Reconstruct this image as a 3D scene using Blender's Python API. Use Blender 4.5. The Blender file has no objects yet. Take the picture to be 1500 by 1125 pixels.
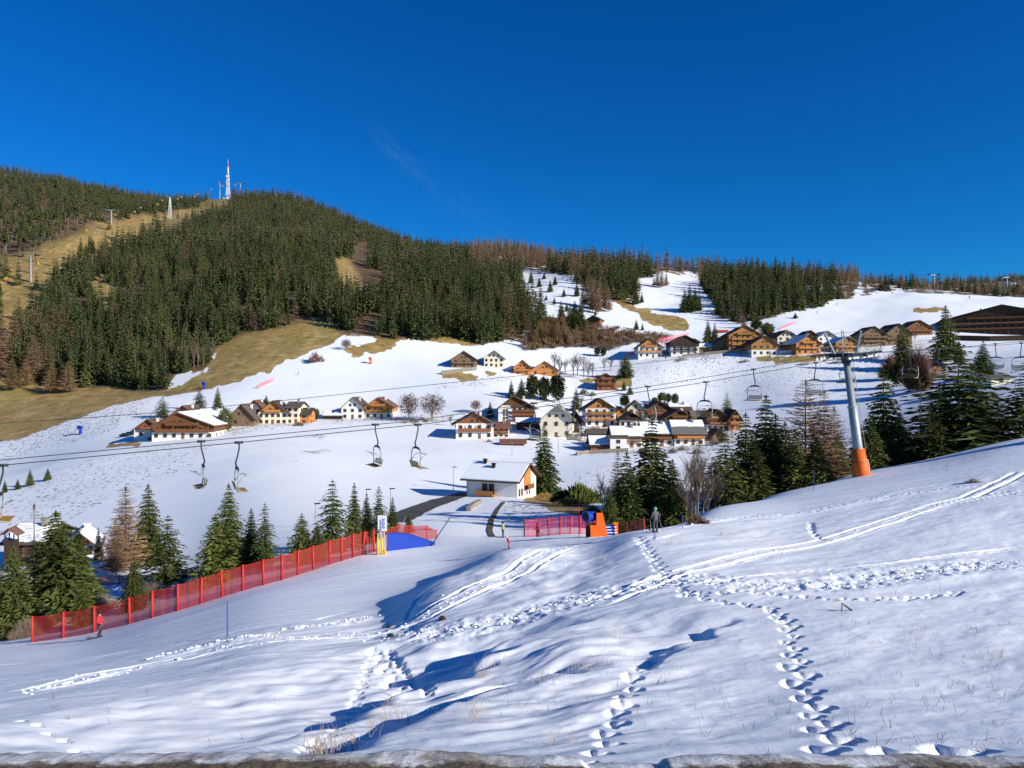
import bpy, math, random
import numpy as np
from mathutils import Vector, Matrix
random.seed(7)
RNG = np.random.default_rng(11)
F = 1083.0; CU = 750.0; CV = 562.5
SC = bpy.context.scene
COL = SC.collection
R = math.radians

def lin(r, g, b):
    return tuple(((c/255)/12.92 if c/255 <= .04045 else ((c/255+.055)/1.055)**2.4) for c in (r, g, b))

# ------------------------------------------------------------------ materials
def nt(name):
    m = bpy.data.materials.new(name); m.use_nodes = True
    t = m.node_tree; b = t.nodes['Principled BSDF']
    return m, t, b
def node(t, kind, **kw):
    n = t.nodes.new(kind)
    for k, v in kw.items():
        if k in n.inputs: n.inputs[k].default_value = v
        else: setattr(n, k, v)
    return n
def mixc(t, fac, a, b):
    n = t.nodes.new('ShaderNodeMix'); n.data_type = 'RGBA'
    for sock, val in ((n.inputs[0], fac), (n.inputs[6], a), (n.inputs[7], b)):
        if isinstance(val, bpy.types.NodeSocket): t.links.new(val, sock)
        elif isinstance(val, (tuple, list)): sock.default_value = (*val[:3], 1)
        else: sock.default_value = val
    return n.outputs[2]
def ramp(t, src, p0, p1):
    n = t.nodes.new('ShaderNodeMapRange'); n.clamp = True
    t.links.new(src, n.inputs[0]); n.inputs[1].default_value = p0; n.inputs[2].default_value = p1
    return n.outputs[0]
def math_(t, op, a, b=0.0):
    n = t.nodes.new('ShaderNodeMath'); n.operation = op
    for s, v in ((n.inputs[0], a), (n.inputs[1], b)):
        if isinstance(v, bpy.types.NodeSocket): t.links.new(v, s)
        else: s.default_value = v
    return n.outputs[0]
def noise(t, scale, detail=4, rough=.6, coord='Object', stretch=None):
    if coord == 'Position':
        g = t.nodes.new('ShaderNodeNewGeometry'); src = g.outputs['Position']
    else:
        g = t.nodes.new('ShaderNodeTexCoord'); src = g.outputs['Object']
    if stretch:
        mp = t.nodes.new('ShaderNodeMapping'); mp.inputs['Scale'].default_value = stretch
        t.links.new(src, mp.inputs[0]); src = mp.outputs[0]
    n = t.nodes.new('ShaderNodeTexNoise'); n.inputs['Scale'].default_value = scale
    n.inputs['Detail'].default_value = detail; n.inputs['Roughness'].default_value = rough
    t.links.new(src, n.inputs['Vector'])
    return n.outputs['Fac']
def bump(t, b, h, strength, dist):
    n = t.nodes.new('ShaderNodeBump'); n.inputs['Strength'].default_value = strength
    n.inputs['Distance'].default_value = dist
    t.links.new(h, n.inputs['Height']); t.links.new(n.outputs[0], b.inputs['Normal'])

def mat(name, c1, c2=None, scale=.6, rough=.8, stretch=None, metal=0., coord='Object', spec=.3, vary=0.):
    m, t, b = nt(name)
    b.inputs['Roughness'].default_value = rough; b.inputs['Metallic'].default_value = metal
    b.inputs['Specular IOR Level'].default_value = spec
    if c2 is None: c2 = tuple(x*.72 for x in c1)
    f = noise(t, scale, 6, .65, coord, stretch)
    col = mixc(t, ramp(t, f, .35, .68), c1, c2)
    if vary:
        oi = t.nodes.new('ShaderNodeObjectInfo'); hs = t.nodes.new('ShaderNodeHueSaturation'); mr = t.nodes.new('ShaderNodeMapRange')
        t.links.new(oi.outputs['Random'], mr.inputs[0]); mr.inputs[3].default_value = 1-vary; mr.inputs[4].default_value = 1+vary
        t.links.new(mr.outputs[0], hs.inputs['Value']); t.links.new(col, hs.inputs['Color'])
        mh = t.nodes.new('ShaderNodeMapRange'); t.links.new(oi.outputs['Random'], mh.inputs[0]); mh.inputs[3].default_value = .512; mh.inputs[4].default_value = .49
        t.links.new(mh.outputs[0], hs.inputs['Hue']); col = hs.outputs[0]
    t.links.new(col, b.inputs['Base Color'])
    return m
M = {}
M['white'] = mat('white_plaster', (.80, .78, .73), (.68, .66, .61), .5, .9, vary=.06)
M['cream'] = mat('cream_plaster', (.78, .70, .54), (.68, .60, .45), .5, .9)
M['orange'] = mat('honey_timber', (.50, .22, .06), (.30, .12, .035), 1.4, .75, (4, 4, .5), vary=.32)
M['brown'] = mat('brown_timber', (.27, .10, .035), (.13, .048, .02), 1.2, .8, (4, 4, .5), vary=.35)
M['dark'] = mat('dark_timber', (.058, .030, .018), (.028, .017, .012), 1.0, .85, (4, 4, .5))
M['grey'] = mat('weathered_timber', (.26, .16, .085), (.13, .085, .05), 1.2, .9, (4, 4, .4), vary=.25)
M['roof'] = mat('roof_shingle', (.105, .078, .062), (.055, .042, .036), 1.6, .9, vary=.35)
M['roofred'] = mat('brown_roof_tile', (.17, .085, .052), (.085, .046, .032), 1.6, .9, vary=.3)
M['roofgrey'] = mat('grey_roof', (.17, .155, .14), (.10, .095, .09), 1.2, .85)
M['snowroof'] = mat('roof_snow', (.86, .87, .90), (.80, .82, .86), .4, .9)
M['stone'] = mat('stone_wall', (.30, .26, .21), (.16, .14, .115), 1.8, .95)
M['glass'] = mat('dark_window_glass', (.02, .022, .028), (.035, .038, .045), .8, .12, spec=.5)
M['frame'] = mat('window_frame_wood', (.20, .10, .05), None, 2, .7)
M['steel'] = mat('galvanised_steel', (.36, .38, .38), (.27, .29, .29), .9, .5, metal=.35)
M['darksteel'] = mat('dark_steel', (.05, .055, .06), (.03, .03, .035), 1, .55, metal=.3)
M['rubber'] = mat('pale_sheave_rubber', (.55, .54, .48), (.42, .41, .36), 3, .7)
M['orangepad'] = mat('orange_padding', (.86, .15, .012), (.72, .11, .01), 1.2, .6)
M['redpaint'] = mat('red_plastic', (.62, .025, .018), (.50, .02, .015), 1, .55)
M['bluepad'] = mat('blue_padding', (.004, .04, .33), (.004, .03, .24), 1.0, .6)
M['bluepaint'] = mat('blue_paint', (.02, .09, .38), None, 1, .5)
M['yellow'] = mat('yellow_padding', (.80, .42, .03), (.68, .34, .025), 1.2, .6)
M['seat'] = mat('ochre_seat_slats', (.42, .25, .055), (.26, .15, .03), 3, .6)
M['bark'] = mat('conifer_bark', (.11, .075, .05), (.055, .038, .028), 3, .95, (3, 3, .6))
M['greybark'] = mat('grey_bark', (.23, .19, .155), (.13, .105, .085), 3, .95)
M['asphalt'] = mat('asphalt', (.075, .07, .068), (.05, .047, .046), .4, .9, coord='Position')
M['dirt'] = mat('bare_earth', (.13, .085, .05), (.065, .043, .027), .8, .95, coord='Position')
M['rock'] = mat('dark_rock', (.05, .038, .03), (.025, .02, .017), 4, .95)
M['straw'] = mat('dry_grass_stems', (.36, .26, .16), (.22, .15, .085), 3, .9)
M['twig'] = mat('dark_twig', (.045, .03, .022), (.03, .02, .016), 3, .9)
M['signwhite'] = mat('white_sign_panel', (.8, .82, .85), (.74, .76, .80), 1, .5)
M['gondola'] = mat('yellow_cabin_paint', (.62, .40, .03), (.5, .32, .02), 1, .35)
M['black'] = mat('black_rubber', (.018, .018, .02), None, 2, .6)
M['carpaint'] = mat('dark_car_paint', (.025, .03, .04), (.018, .02, .03), 1, .25, spec=.5)
M['antred'] = mat('red_antenna_paint', (.6, .06, .05), None, .2, .6)
M['antwhite'] = mat('white_antenna_paint', (.75, .75, .75), None, .2, .6)
M['rail'] = mat('grey_wood_rail', (.24, .20, .155), (.14, .115, .09), 2, .9)

def foliage_mat(name, ca, cb, cc, transl=.25):
    m, t, b = nt(name)
    f = noise(t, .35, 3, .6, 'Position'); f2 = noise(t, 2.2, 3, .6, 'Position')
    oi = t.nodes.new('ShaderNodeObjectInfo')
    base = mixc(t, ramp(t, f, .38, .64), ca, cb)
    base = mixc(t, ramp(t, f2, .48, .72), base, cc)
    f3 = noise(t, .028, 4, .6, 'Position'); f4 = noise(t, .11, 2, .5, 'Position')
    base = mixc(t, math_(t, 'MULTIPLY', ramp(t, f3, .45, .68), .55), base, tuple(x*k for x, k in zip(cc, (1.25, 1.12, 1.2))))
    base = mixc(t, math_(t, 'MULTIPLY', ramp(t, f4, .52, .66), .6), base, tuple(x*.55 for x in ca))
    hs = t.nodes.new('ShaderNodeHueSaturation')
    t.links.new(base, hs.inputs['Color'])
    n = t.nodes.new('ShaderNodeMapRange'); t.links.new(oi.outputs['Random'], n.inputs[0])
    n.inputs[3].default_value = .72; n.inputs[4].default_value = 1.3
    t.links.new(n.outputs[0], hs.inputs['Value'])
    b.inputs['Roughness'].default_value = .9; b.inputs['Specular IOR Level'].default_value = .12
    t.links.new(hs.outputs[0], b.inputs['Base Color'])
    tr = t.nodes.new('ShaderNodeBsdfTranslucent'); t.links.new(hs.outputs[0], tr.inputs['Color'])
    ms = t.nodes.new('ShaderNodeMixShader'); ms.inputs[0].default_value = transl
    t.links.new(b.outputs[0], ms.inputs[1]); t.links.new(tr.outputs[0], ms.inputs[2])
    t.links.new(ms.outputs[0], t.nodes['Material Output'].inputs['Surface'])
    return m
M['spruce'] = foliage_mat('spruce_needles', (.024, .039, .013), (.050, .066, .019), (.115, .122, .038), .10)
M['spruceN'] = foliage_mat('near_spruce_needles', (.050, .072, .018), (.080, .100, .026), (.15, .16, .045), .2)
M['spruceY'] = foliage_mat('light_spruce_needles', (.085, .105, .022), (.125, .140, .03), (.16, .165, .045))
M['larch'] = foliage_mat('bare_larch_twigs', (.25, .155, .085), (.31, .20, .11), (.19, .115, .065))
M['larchtan'] = foliage_mat('tan_larch_twigs', (.34, .225, .10), (.29, .185, .085), (.22, .14, .07))
M['twigs'] = foliage_mat('bare_twigs', (.19, .145, .105), (.24, .185, .13), (.13, .098, .072))
M['leafbrown'] = foliage_mat('withered_leaves', (.24, .14, .085), (.30, .185, .11), (.18, .10, .06))
M['brush'] = foliage_mat('brushwood_twigs', (.17, .10, .052), (.22, .14, .07), (.12, .075, .04))
M['redbrush'] = foliage_mat('reddish_bare_twigs', (.17, .085, .060), (.21, .11, .075), (.13, .065, .05))
M['grassmat'] = foliage_mat('tussock_grass', (.30, .195, .065), (.24, .155, .05), (.19, .12, .04))

def net_mat(name, col, fac, scale):
    m, t, b = nt(name)
    b.inputs['Base Color'].default_value = (*col, 1); b.inputs['Roughness'].default_value = .7
    tc = t.nodes.new('ShaderNodeUVMap')
    ch = t.nodes.new('ShaderNodeTexBrick'); ch.offset = 0.; ch.inputs['Scale'].default_value = scale
    ch.inputs['Mortar Size'].default_value = .02 + fac*.055; ch.inputs['Mortar Smooth'].default_value = .2
    ch.inputs['Brick Width'].default_value = .25; ch.inputs['Row Height'].default_value = .25
    g = t.nodes.new('ShaderNodeTexCoord'); t.links.new(g.outputs['UV'], ch.inputs['Vector'])
    tr = t.nodes.new('ShaderNodeBsdfTransparent')
    ms = t.nodes.new('ShaderNodeMixShader')
    f = math_(t, 'MAXIMUM', ch.outputs['Fac'], fac*.55)
    t.links.new(f, ms.inputs[0]); t.links.new(tr.outputs[0], ms.inputs[1]); t.links.new(b.outputs[0], ms.inputs[2])
    t.links.new(ms.outputs[0], t.nodes['Material Output'].inputs['Surface'])
    return m
M['net'] = net_mat('red_safety_netting', (.25, .013, .004), .50, 3.0)
M['netpink'] = net_mat('pink_safety_netting', (.55, .025, .06), .16, 3.0)
M['netthin'] = net_mat('thin_red_netting', (.75, .07, .05), .06, 3.0)

# ------------------------------------------------------------------ mesh builder
class MB:
    def __init__(s): s.v = []; s.f = []; s.m = []
    def add(s, vs, fs, mi=0):
        o = len(s.v); s.v += [tuple(p) for p in vs]
        s.f += [tuple(i+o for i in q) for q in fs]; s.m += [mi]*len(fs)
        return s
    def box(s, x0, x1, y0, y1, z0, z1, mi=0):
        vs = [(x0,y0,z0),(x1,y0,z0),(x1,y1,z0),(x0,y1,z0),(x0,y0,z1),(x1,y0,z1),(x1,y1,z1),(x0,y1,z1)]
        return s.add(vs, [(0,3,2,1),(4,5,6,7),(0,1,5,4),(1,2,6,5),(2,3,7,6),(3,0,4,7)], mi)
    def slab(s, pts, t, mi=0):          # polygon (top) extruded down by t
        n = len(pts); vs = [tuple(p) for p in pts]+[(p[0],p[1],p[2]-t) for p in pts]
        fs = [tuple(range(n)), tuple(range(2*n-1, n-1, -1))]+[(i, i+n, (i+1)%n+n, (i+1)%n) for i in range(n)]
        return s.add(vs, fs, mi)
    def prism(s, prof, y0, y1, mi=0):   # xz profile extruded along y
        n = len(prof); vs = [(x,y0,z) for x,z in prof]+[(x,y1,z) for x,z in prof]
        fs = [tuple(range(n)), tuple(range(2*n-1, n-1, -1))]+[(i, i+n, (i+1)%n+n, (i+1)%n) for i in range(n)]
        return s.add(vs, fs, mi)
    def prismx(s, prof, x0, x1, mi=0):  # yz profile extruded along x
        n = len(prof); vs = [(x0,y,z) for y,z in prof]+[(x1,y,z) for y,z in prof]
        fs = [tuple(range(n)), tuple(range(2*n-1, n-1, -1))]+[(i, (i+1)%n, (i+1)%n+n, i+n) for i in range(n)]
        return s.add(vs, fs, mi)
    def tube(s, path, r, n=6, mi=0, cap=True):
        path = [Vector(p) for p in path]
        rs = r if isinstance(r, (list, tuple)) else [r]*len(path)
        vs = []; fs = []
        prev = None
        for i, p in enumerate(path):
            d = (path[min(i+1, len(path)-1)]-path[max(i-1, 0)])
            if d.length < 1e-9: d = Vector((0,0,1))
            d.normalize()
            a = prev if prev is not None else (Vector((0,0,1)) if abs(d.z) < .9 else Vector((1,0,0)))
            x = (a-d*a.dot(d))
            if x.length < 1e-6: x = d.orthogonal()
            x.normalize(); y = d.cross(x); prev = x
            for k in range(n):
                an = 2*math.pi*k/n
                vs.append(p+(x*math.cos(an)+y*math.sin(an))*rs[i])
        for i in range(len(path)-1):
            for k in range(n):
                fs.append((i*n+k, i*n+(k+1)%n, (i+1)*n+(k+1)%n, (i+1)*n+k))
        if cap:
            fs.append(tuple(range(n-1, -1, -1))); fs.append(tuple((len(path)-1)*n+k for k in range(n)))
        return s.add(vs, fs, mi)
    def ball(s, c, rx, ry=None, rz=None, n=10, m=6, mi=0, jit=0):
        ry = ry or rx; rz = rz or rx; vs = []; fs = []
        for i in range(m+1):
            th = math.pi*i/m
            for k in range(n):
                ph = 2*math.pi*k/n; q = 1+(random.uniform(-jit, jit) if 0 < i < m else 0)
                vs.append((c[0]+rx*q*math.sin(th)*math.cos(ph), c[1]+ry*q*math.sin(th)*math.sin(ph), c[2]+rz*q*math.cos(th)))
        for i in range(m):
            for k in range(n): fs.append((i*n+k, (i+1)*n+k, (i+1)*n+(k+1)%n, i*n+(k+1)%n))
        return s.add(vs, fs, mi)
    def mesh(s, name, mats, smooth=False):
        me = bpy.data.meshes.new(name); me.from_pydata(s.v, [], s.f)
        for m in (mats if isinstance(mats, (list, tuple)) else [mats]): me.materials.append(m)
        me.polygons.foreach_set('material_index', s.m)
        if smooth: me.polygons.foreach_set('use_smooth', [True]*len(me.polygons))
        me.update(); return me

def npmesh(name, V, Q, mats, smooth=False, mi=None):
    V = np.asarray(V, np.float32); Q = np.asarray(Q, np.int32); k = Q.shape[1]
    me = bpy.data.meshes.new(name)
    me.vertices.add(len(V)); me.vertices.foreach_set('co', V.ravel())
    me.loops.add(Q.size); me.loops.foreach_set('vertex_index', Q.ravel())
    me.polygons.add(len(Q)); me.polygons.foreach_set('loop_start', np.arange(0, Q.size, k, dtype=np.int32))
    for m in (mats if isinstance(mats, (list, tuple)) else [mats]): me.materials.append(m)
    if mi is not None: me.polygons.foreach_set('material_index', np.asarray(mi, np.int32))
    me.polygons.foreach_set('use_smooth', np.full(len(Q), smooth))
    me.update(calc_edges=True); return me

def link(name, data, parent=None, loc=(0,0,0), rz=0., sc=1., rot=None):
    o = bpy.data.objects.new(name, data); COL.objects.link(o)
    o.location = loc; o.rotation_euler = rot if rot else (0,0,rz)
    o.scale = sc if isinstance(sc, (tuple, list)) else (sc, sc, sc)
    if parent: o.parent = parent
    return o
def tag(o, label, cat, group=None, kind=None):
    o['label'] = label; o['category'] = cat
    if group: o['group'] = group
    if kind: o['kind'] = kind
    return o
def struct(o, label=None, cat=None):
    o['kind'] = 'structure'
    if label: o['label'] = label; o['category'] = cat
    return o
def thing(name, label, cat, loc=(0,0,0), rz=0., group=None):
    return tag(link(name, None, None, loc, rz), label, cat, group)
def part(name, mb, m, parent, loc=(0,0,0), rz=0., smooth=False):
    return link(name, mb.mesh(name, m, smooth), parent, loc, rz)

# ------------------------------------------------------------------ noise
def vnoise(x, y, seed=0):
    x = np.asarray(x, float); y = np.asarray(y, float)
    xi = np.floor(x).astype(np.int64); yi = np.floor(y).astype(np.int64)
    fx = x-xi; fy = y-yi
    fx = fx*fx*fx*(fx*(fx*6-15)+10); fy = fy*fy*fy*(fy*(fy*6-15)+10)
    def h(a, b):
        n = (a*374761393+b*668265263+seed*974634777) & 0x7fffffff
        n = ((n ^ (n >> 13))*1274126177) & 0x7fffffff
        return ((n ^ (n >> 16)) & 0xffff)/65535.0
    a = h(xi, yi); b = h(xi+1, yi); c = h(xi, yi+1); d = h(xi+1, yi+1)
    return ((a*(1-fx)+b*fx)*(1-fy)+(c*(1-fx)+d*fx)*fy)*2-1
def fbm(x, y, o=4, seed=0, g=.5):
    s = 0; a = 1; n = 0
    for i in range(o):
        s = s+a*vnoise(x*2**i, y*2**i, seed+i*17); n += a; a *= g
    return s/n
def sstep(a, b, x):
    t = np.clip((x-a)/(b-a), 0, 1); return t*t*(3-2*t)
def inpoly(px, py, poly):
    px = np.asarray(px, float); py = np.asarray(py, float); r = np.zeros(px.shape, bool)
    n = len(poly)
    for i in range(n):
        x0, y0 = poly[i]; x1, y1 = poly[(i+1) % n]
        if y0 == y1: continue
        c = ((y0 > py) != (y1 > py)) & (px < (x1-x0)*(py-y0)/(y1-y0)+x0)
        r ^= c
    return r
# ------------------------------------------------------------------ terrain: real ground heights, described per bearing from the viewpoint
PROF = {
-350: [(8,1170),(14,1088),(24,1035),(35,1008),(48,985),(60,968),(68,962),(76,962),(95,925),(125,865),(165,785),(215,735),(260,700),(300,685),(370,640),(420,605),(480,560),(600,470),(900,320),(1300,250),(1500,240),(2000,262),(2600,320)],
0: [(8,1165),(14,1085),(24,1018),(35,985),(48,960),(58,948),(64,943),(72,941),(85,905),(100,870),(125,825),(150,790),(185,745),(215,718),(235,705),(260,697),(300,680),(340,650),(380,618),(420,590),(480,545),(600,460),(800,370),(1100,295),(1450,253),(1700,260),(2600,330)],
100: [(8,1165),(14,1085),(24,1010),(36,975),(48,953),(57,938),(63,929),(70,926),(85,890),(100,855),(120,822),(150,780),(185,730),(220,692),(245,672),(280,662),(320,640),(360,612),(400,588),(440,570),(520,505),(650,425),(850,350),(1100,295),(1450,269),(1700,276),(2600,340)],
250: [(8,1160),(14,1080),(24,1000),(36,955),(48,920),(56,903),(61,895),(68,892),(85,868),(100,845),(125,805),(160,745),(200,692),(235,660),(262,645),(290,632),(330,610),(370,588),(410,570),(450,545),(520,490),(650,420),(850,355),(1100,317),(1400,297),(1600,305),(2600,360)],
400: [(8,1160),(14,1075),(24,985),(36,930),(48,888),(57,862),(64,849),(72,846),(90,820),(120,775),(160,715),(200,675),(250,645),(300,622),(330,612),(365,585),(400,555),(440,520),(480,495),(560,440),(700,380),(900,332),(1150,306),(1350,292),(1550,300),(2600,360)],
550: [(8,1155),(14,1070),(20,1010),(28,958),(36,925),(46,885),(55,850),(64,818),(70,805),(78,808),(95,790),(120,765),(150,735),(190,700),(240,665),(300,628),(345,607),(390,565),(430,528),(465,495),(520,462),(600,430),(750,392),(950,362),(1150,346),(1300,343),(1500,355),(2600,400)],
650: [(8,1155),(14,1068),(20,1000),(27,945),(33,910),(38,878),(42,856),(45,846),(49,851),(54,842),(62,818),(72,797),(80,788),(88,787),(110,770),(140,748),(165,728),(200,700),(250,660),(300,632),(340,600),(385,560),(430,528),(480,500),(560,455),(700,412),(900,385),(1100,372),(1250,369),(1400,378),(2600,410)],
750: [(8,1150),(14,1062),(20,990),(27,935),(33,898),(38,868),(43,838),(47,815),(50,803),(54,806),(60,800),(68,793),(76,789),(84,787),(92,789),(105,780),(125,758),(150,730),(163,722),(185,718),(220,690),(260,655),(300,628),(350,585),(400,552),(440,525),(480,508),(560,462),(700,420),(850,390),(1000,362),(1100,359),(1300,370),(2600,410)],
850: [(8,1150),(14,1055),(20,978),(27,920),(33,885),(39,852),(45,826),(50,808),(56,795),(62,789),(70,786),(78,788),(90,785),(105,770),(120,752),(135,742),(160,742),(200,700),(230,678),(250,668),(290,640),(330,612),(370,590),(400,570),(440,548),(500,500),(540,470),(600,445),(680,420),(800,400),(950,391),(1100,400),(2600,420)],
950: [(8,1145),(14,1050),(20,968),(27,908),(34,862),(41,825),(46,800),(50,783),(56,775),(62,780),(72,790),(90,800),(115,775),(150,735),(190,700),(230,670),(265,652),(310,625),(350,600),(385,572),(415,545),(440,528),(470,512),(530,480),(600,455),(680,425),(760,405),(850,398),(950,402),(2600,420)],
1050: [(8,1145),(14,1048),(20,965),(27,900),(34,852),(42,815),(50,785),(60,760),(72,745),(80,742),(90,760),(120,760),(160,725),(200,690),(240,665),(275,645),(320,620),(370,590),(400,565),(420,540),(435,522),(460,512),(500,497),(560,470),(640,435),(740,410),(850,398),(950,405),(2600,420)],
1150: [(8,1142),(14,1045),(20,962),(27,898),(34,850),(43,812),(55,772),(70,742),(85,726),(95,720),(110,735),(140,720),(180,690),(230,655),(300,610),(350,575),(390,545),(415,522),(440,508),(470,495),(500,480),(540,462),(620,430),(720,410),(800,405),(900,410),(2600,420)],
1250: [(8,1140),(14,1042),(20,960),(27,895),(34,850),(43,808),(55,765),(70,732),(85,712),(100,699),(112,694),(130,715),(160,690),(200,660),(260,620),(320,585),(370,552),(400,530),(430,512),(460,498),(500,482),(560,455),(620,428),(680,412),(760,412),(900,415),(2600,430)],
1350: [(8,1140),(14,1042),(20,960),(27,895),(34,848),(43,803),(55,757),(70,722),(85,698),(100,683),(115,675),(135,700),(165,670),(210,630),(270,590),(330,560),(380,535),(420,510),(450,495),(480,478),(520,458),(570,438),(630,423),(660,419),(720,426),(760,424),(900,418),(2600,430)],
1500: [(8,1140),(14,1042),(20,958),(27,893),(34,845),(43,797),(55,745),(70,705),(85,675),(100,652),(115,641),(135,660),(165,630),(210,590),(270,550),(330,525),(380,512),(430,498),(460,488),(500,465),(540,449),(590,436),(620,433),(680,438),(760,428),(900,412),(1000,408),(2600,420)],
1850: [(8,1140),(14,1042),(20,955),(27,888),(34,838),(43,785),(55,725),(70,675),(85,635),(100,605),(115,592),(135,602),(165,570),(210,540),(270,515),(330,505),(380,495),(430,485),(460,475),(500,455),(540,440),(590,432),(620,430),(680,435),(760,420),(900,400),(1000,395),(2600,410)],
}
def pchip(x, y, q):
    x = np.asarray(x, float); y = np.asarray(y, float)
    h = np.diff(x); d = np.diff(y)/h
    m = np.zeros(len(x)); m[0] = d[0]; m[-1] = d[-1]
    for i in range(1, len(x)-1):
        if d[i-1]*d[i] > 0:
            w1 = 2*h[i]+h[i-1]; w2 = h[i]+2*h[i-1]
            m[i] = (w1+w2)/(w1/d[i-1]+w2/d[i])
    k = np.clip(np.searchsorted(x, q)-1, 0, len(x)-2)
    t = (q-x[k])/h[k]; H = h[k]
    return ((1+2*t)*(1-t)**2*y[k]+t*(1-t)**2*H*m[k]+t*t*(3-2*t)*y[k+1]+t*t*(t-1)*H*m[k+1])
LY = np.linspace(math.log(8), math.log(2600), 1700); YG = np.exp(LY)
UG = np.arange(-350, 1851, 5.0)
_uk = sorted(PROF)
_cols = np.array([pchip(np.log([p[0] for p in PROF[u]]), [p[1] for p in PROF[u]], LY) for u in _uk])
VG = np.zeros((len(UG), len(YG)))
_ux = np.array(_uk, float)
_mm = np.zeros_like(_cols)                       # Catmull-Rom like tangents, limited
for i in range(len(_uk)):
    if 0 < i < len(_uk)-1:
        a = (_cols[i]-_cols[i-1])/(_ux[i]-_ux[i-1]); b = (_cols[i+1]-_cols[i])/(_ux[i+1]-_ux[i])
        _mm[i] = np.where(a*b > 0, 2*a*b/np.where(a+b == 0, 1, a+b), 0)
for j, u in enumerate(UG):
    k = min(max(np.searchsorted(_ux, u)-1, 0), len(_uk)-2)
    H = _ux[k+1]-_ux[k]; t = (u-_ux[k])/H
    VG[j] = (1+2*t)*(1-t)**2*_cols[k]+t*(1-t)**2*H*_mm[k]+t*t*(3-2*t)*_cols[k+1]+t*t*(t-1)*H*_mm[k+1]

# soften the joins between bearings
_k = np.exp(-.5*(np.arange(-24, 25)/9.)**2); _k /= _k.sum()
_pad = np.concatenate([np.repeat(VG[:1], 24, 0), VG, np.repeat(VG[-1:], 24, 0)])
_sm = sum(_k[i]*_pad[i:i+len(UG)] for i in range(49))
_w = sstep(math.log(118), math.log(150), LY)*(1-sstep(math.log(560), math.log(800), LY)*.6)
_k2 = np.exp(-.5*(np.arange(-24, 25)/3.)**2); _k2 /= _k2.sum()
_sm2 = sum(_k2[i]*_pad[i:i+len(UG)] for i in range(49))
VG = _sm2*(1-_w)+_sm*_w

def vbase(u, y):
    u = np.clip(np.asarray(u, float), -350, 1850); ly = np.clip(np.log(np.maximum(y, 8.0001)), LY[0], LY[-1]-1e-6)
    a = (u+350)/5; i = np.clip(a.astype(int), 0, len(UG)-2); a = a-i
    b = (ly-LY[0])/(LY[1]-LY[0]); j = np.clip(b.astype(int), 0, len(LY)-2); b = b-j
    return (VG[i,j]*(1-a)+VG[i+1,j]*a)*(1-b)+(VG[i,j+1]*(1-a)+VG[i+1,j+1]*a)*b
def hitY(u, v, ymin=8., ymax=2600.):
    a = (min(max(u, -350), 1850)+350)/5; i = min(int(a), len(UG)-2); a -= i
    row = VG[i]*(1-a)+VG[i+1]*a
    ok = np.nonzero((YG >= ymin) & (YG <= ymax) & (row <= v))[0]
    if len(ok) == 0:
        s = np.nonzero((YG >= ymin) & (YG <= ymax))[0]; return float(YG[s[np.argmin(row[s])]])
    k = ok[0]
    if k == 0 or YG[k-1] < ymin: return float(YG[k])
    t = (row[k-1]-v)/max(row[k-1]-row[k], 1e-9); return float(YG[k-1]+(YG[k]-YG[k-1])*t)
def xy(u, v, ymin=8., ymax=2600.):
    y = hitY(u, v, ymin, ymax); return ((u-CU)/F*y, y)

# --- polylines for tracks and steps in the near snow, on the ground
def gline(pts, ymin=8., ymax=118.): return np.array([xy(u, v, ymin, ymax) for u, v in pts])
def pl_dist(X, Y, L):
    best = np.full(X.shape, 1e9); sd = np.zeros(X.shape); par = np.zeros(X.shape); acc = 0
    tot = np.sum(np.hypot(*np.diff(L, axis=0).T))
    for (x0,y0),(x1,y1) in zip(L[:-1], L[1:]):
        dx, dy = x1-x0, y1-y0; l2 = dx*dx+dy*dy; l = math.sqrt(l2)
        t = np.clip(((X-x0)*dx+(Y-y0)*dy)/l2, 0, 1)
        ex = X-x0-t*dx; ey = Y-y0-t*dy; d = np.hypot(ex, ey)
        s = np.sign(dx*(Y-y0)-dy*(X-x0))
        m = d < best; best[m] = d[m]; sd[m] = (d*s)[m]; par[m] = ((acc+t*l)/tot)[m]; acc += l
    return best, sd, par
TRACKS = [   # (points, half spacing of the two ruts, rut width, depth, churn)
 ([(0,1022),(80,1005),(150,987),(300,957),(430,937),(560,928),(620,905),(690,868),(760,836),(835,800)], .70, .17, .08, .02),
 ([(850,895),(905,875),(960,852),(1050,826),(1120,808),(1200,795),(1290,768),(1370,742),(1450,726),(1510,715)], .60, .17, .09, .02),
 ([(560,935),(650,922),(750,905),(840,880),(900,866),(1000,848),(1100,858),(1200,858),(1350,838),(1500,822)], .0, 1.3, .02, .10),
 ([(420,922),(480,917),(540,905)], .0, .5, -.05, .09),
 ([(985,862),(1060,850),(1160,838),(1260,832),(1380,815),(1500,800)], .0, .16, .05, .04),
 ([(960,776),(1060,760),(1180,752),(1240,738),(1330,724),(1400,715),(1500,704)], .0, .5, -.03, .07),
 ([(210,968),(300,948),(400,932)], .0, .5, -.03, .08),
 ([(1360,742),(1420,728),(1500,690)], .55, .25, .12, .02),
]
TRK = [(gline(p), a, b, c, d) for p, a, b, c, d in TRACKS]
FOOT = []
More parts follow.
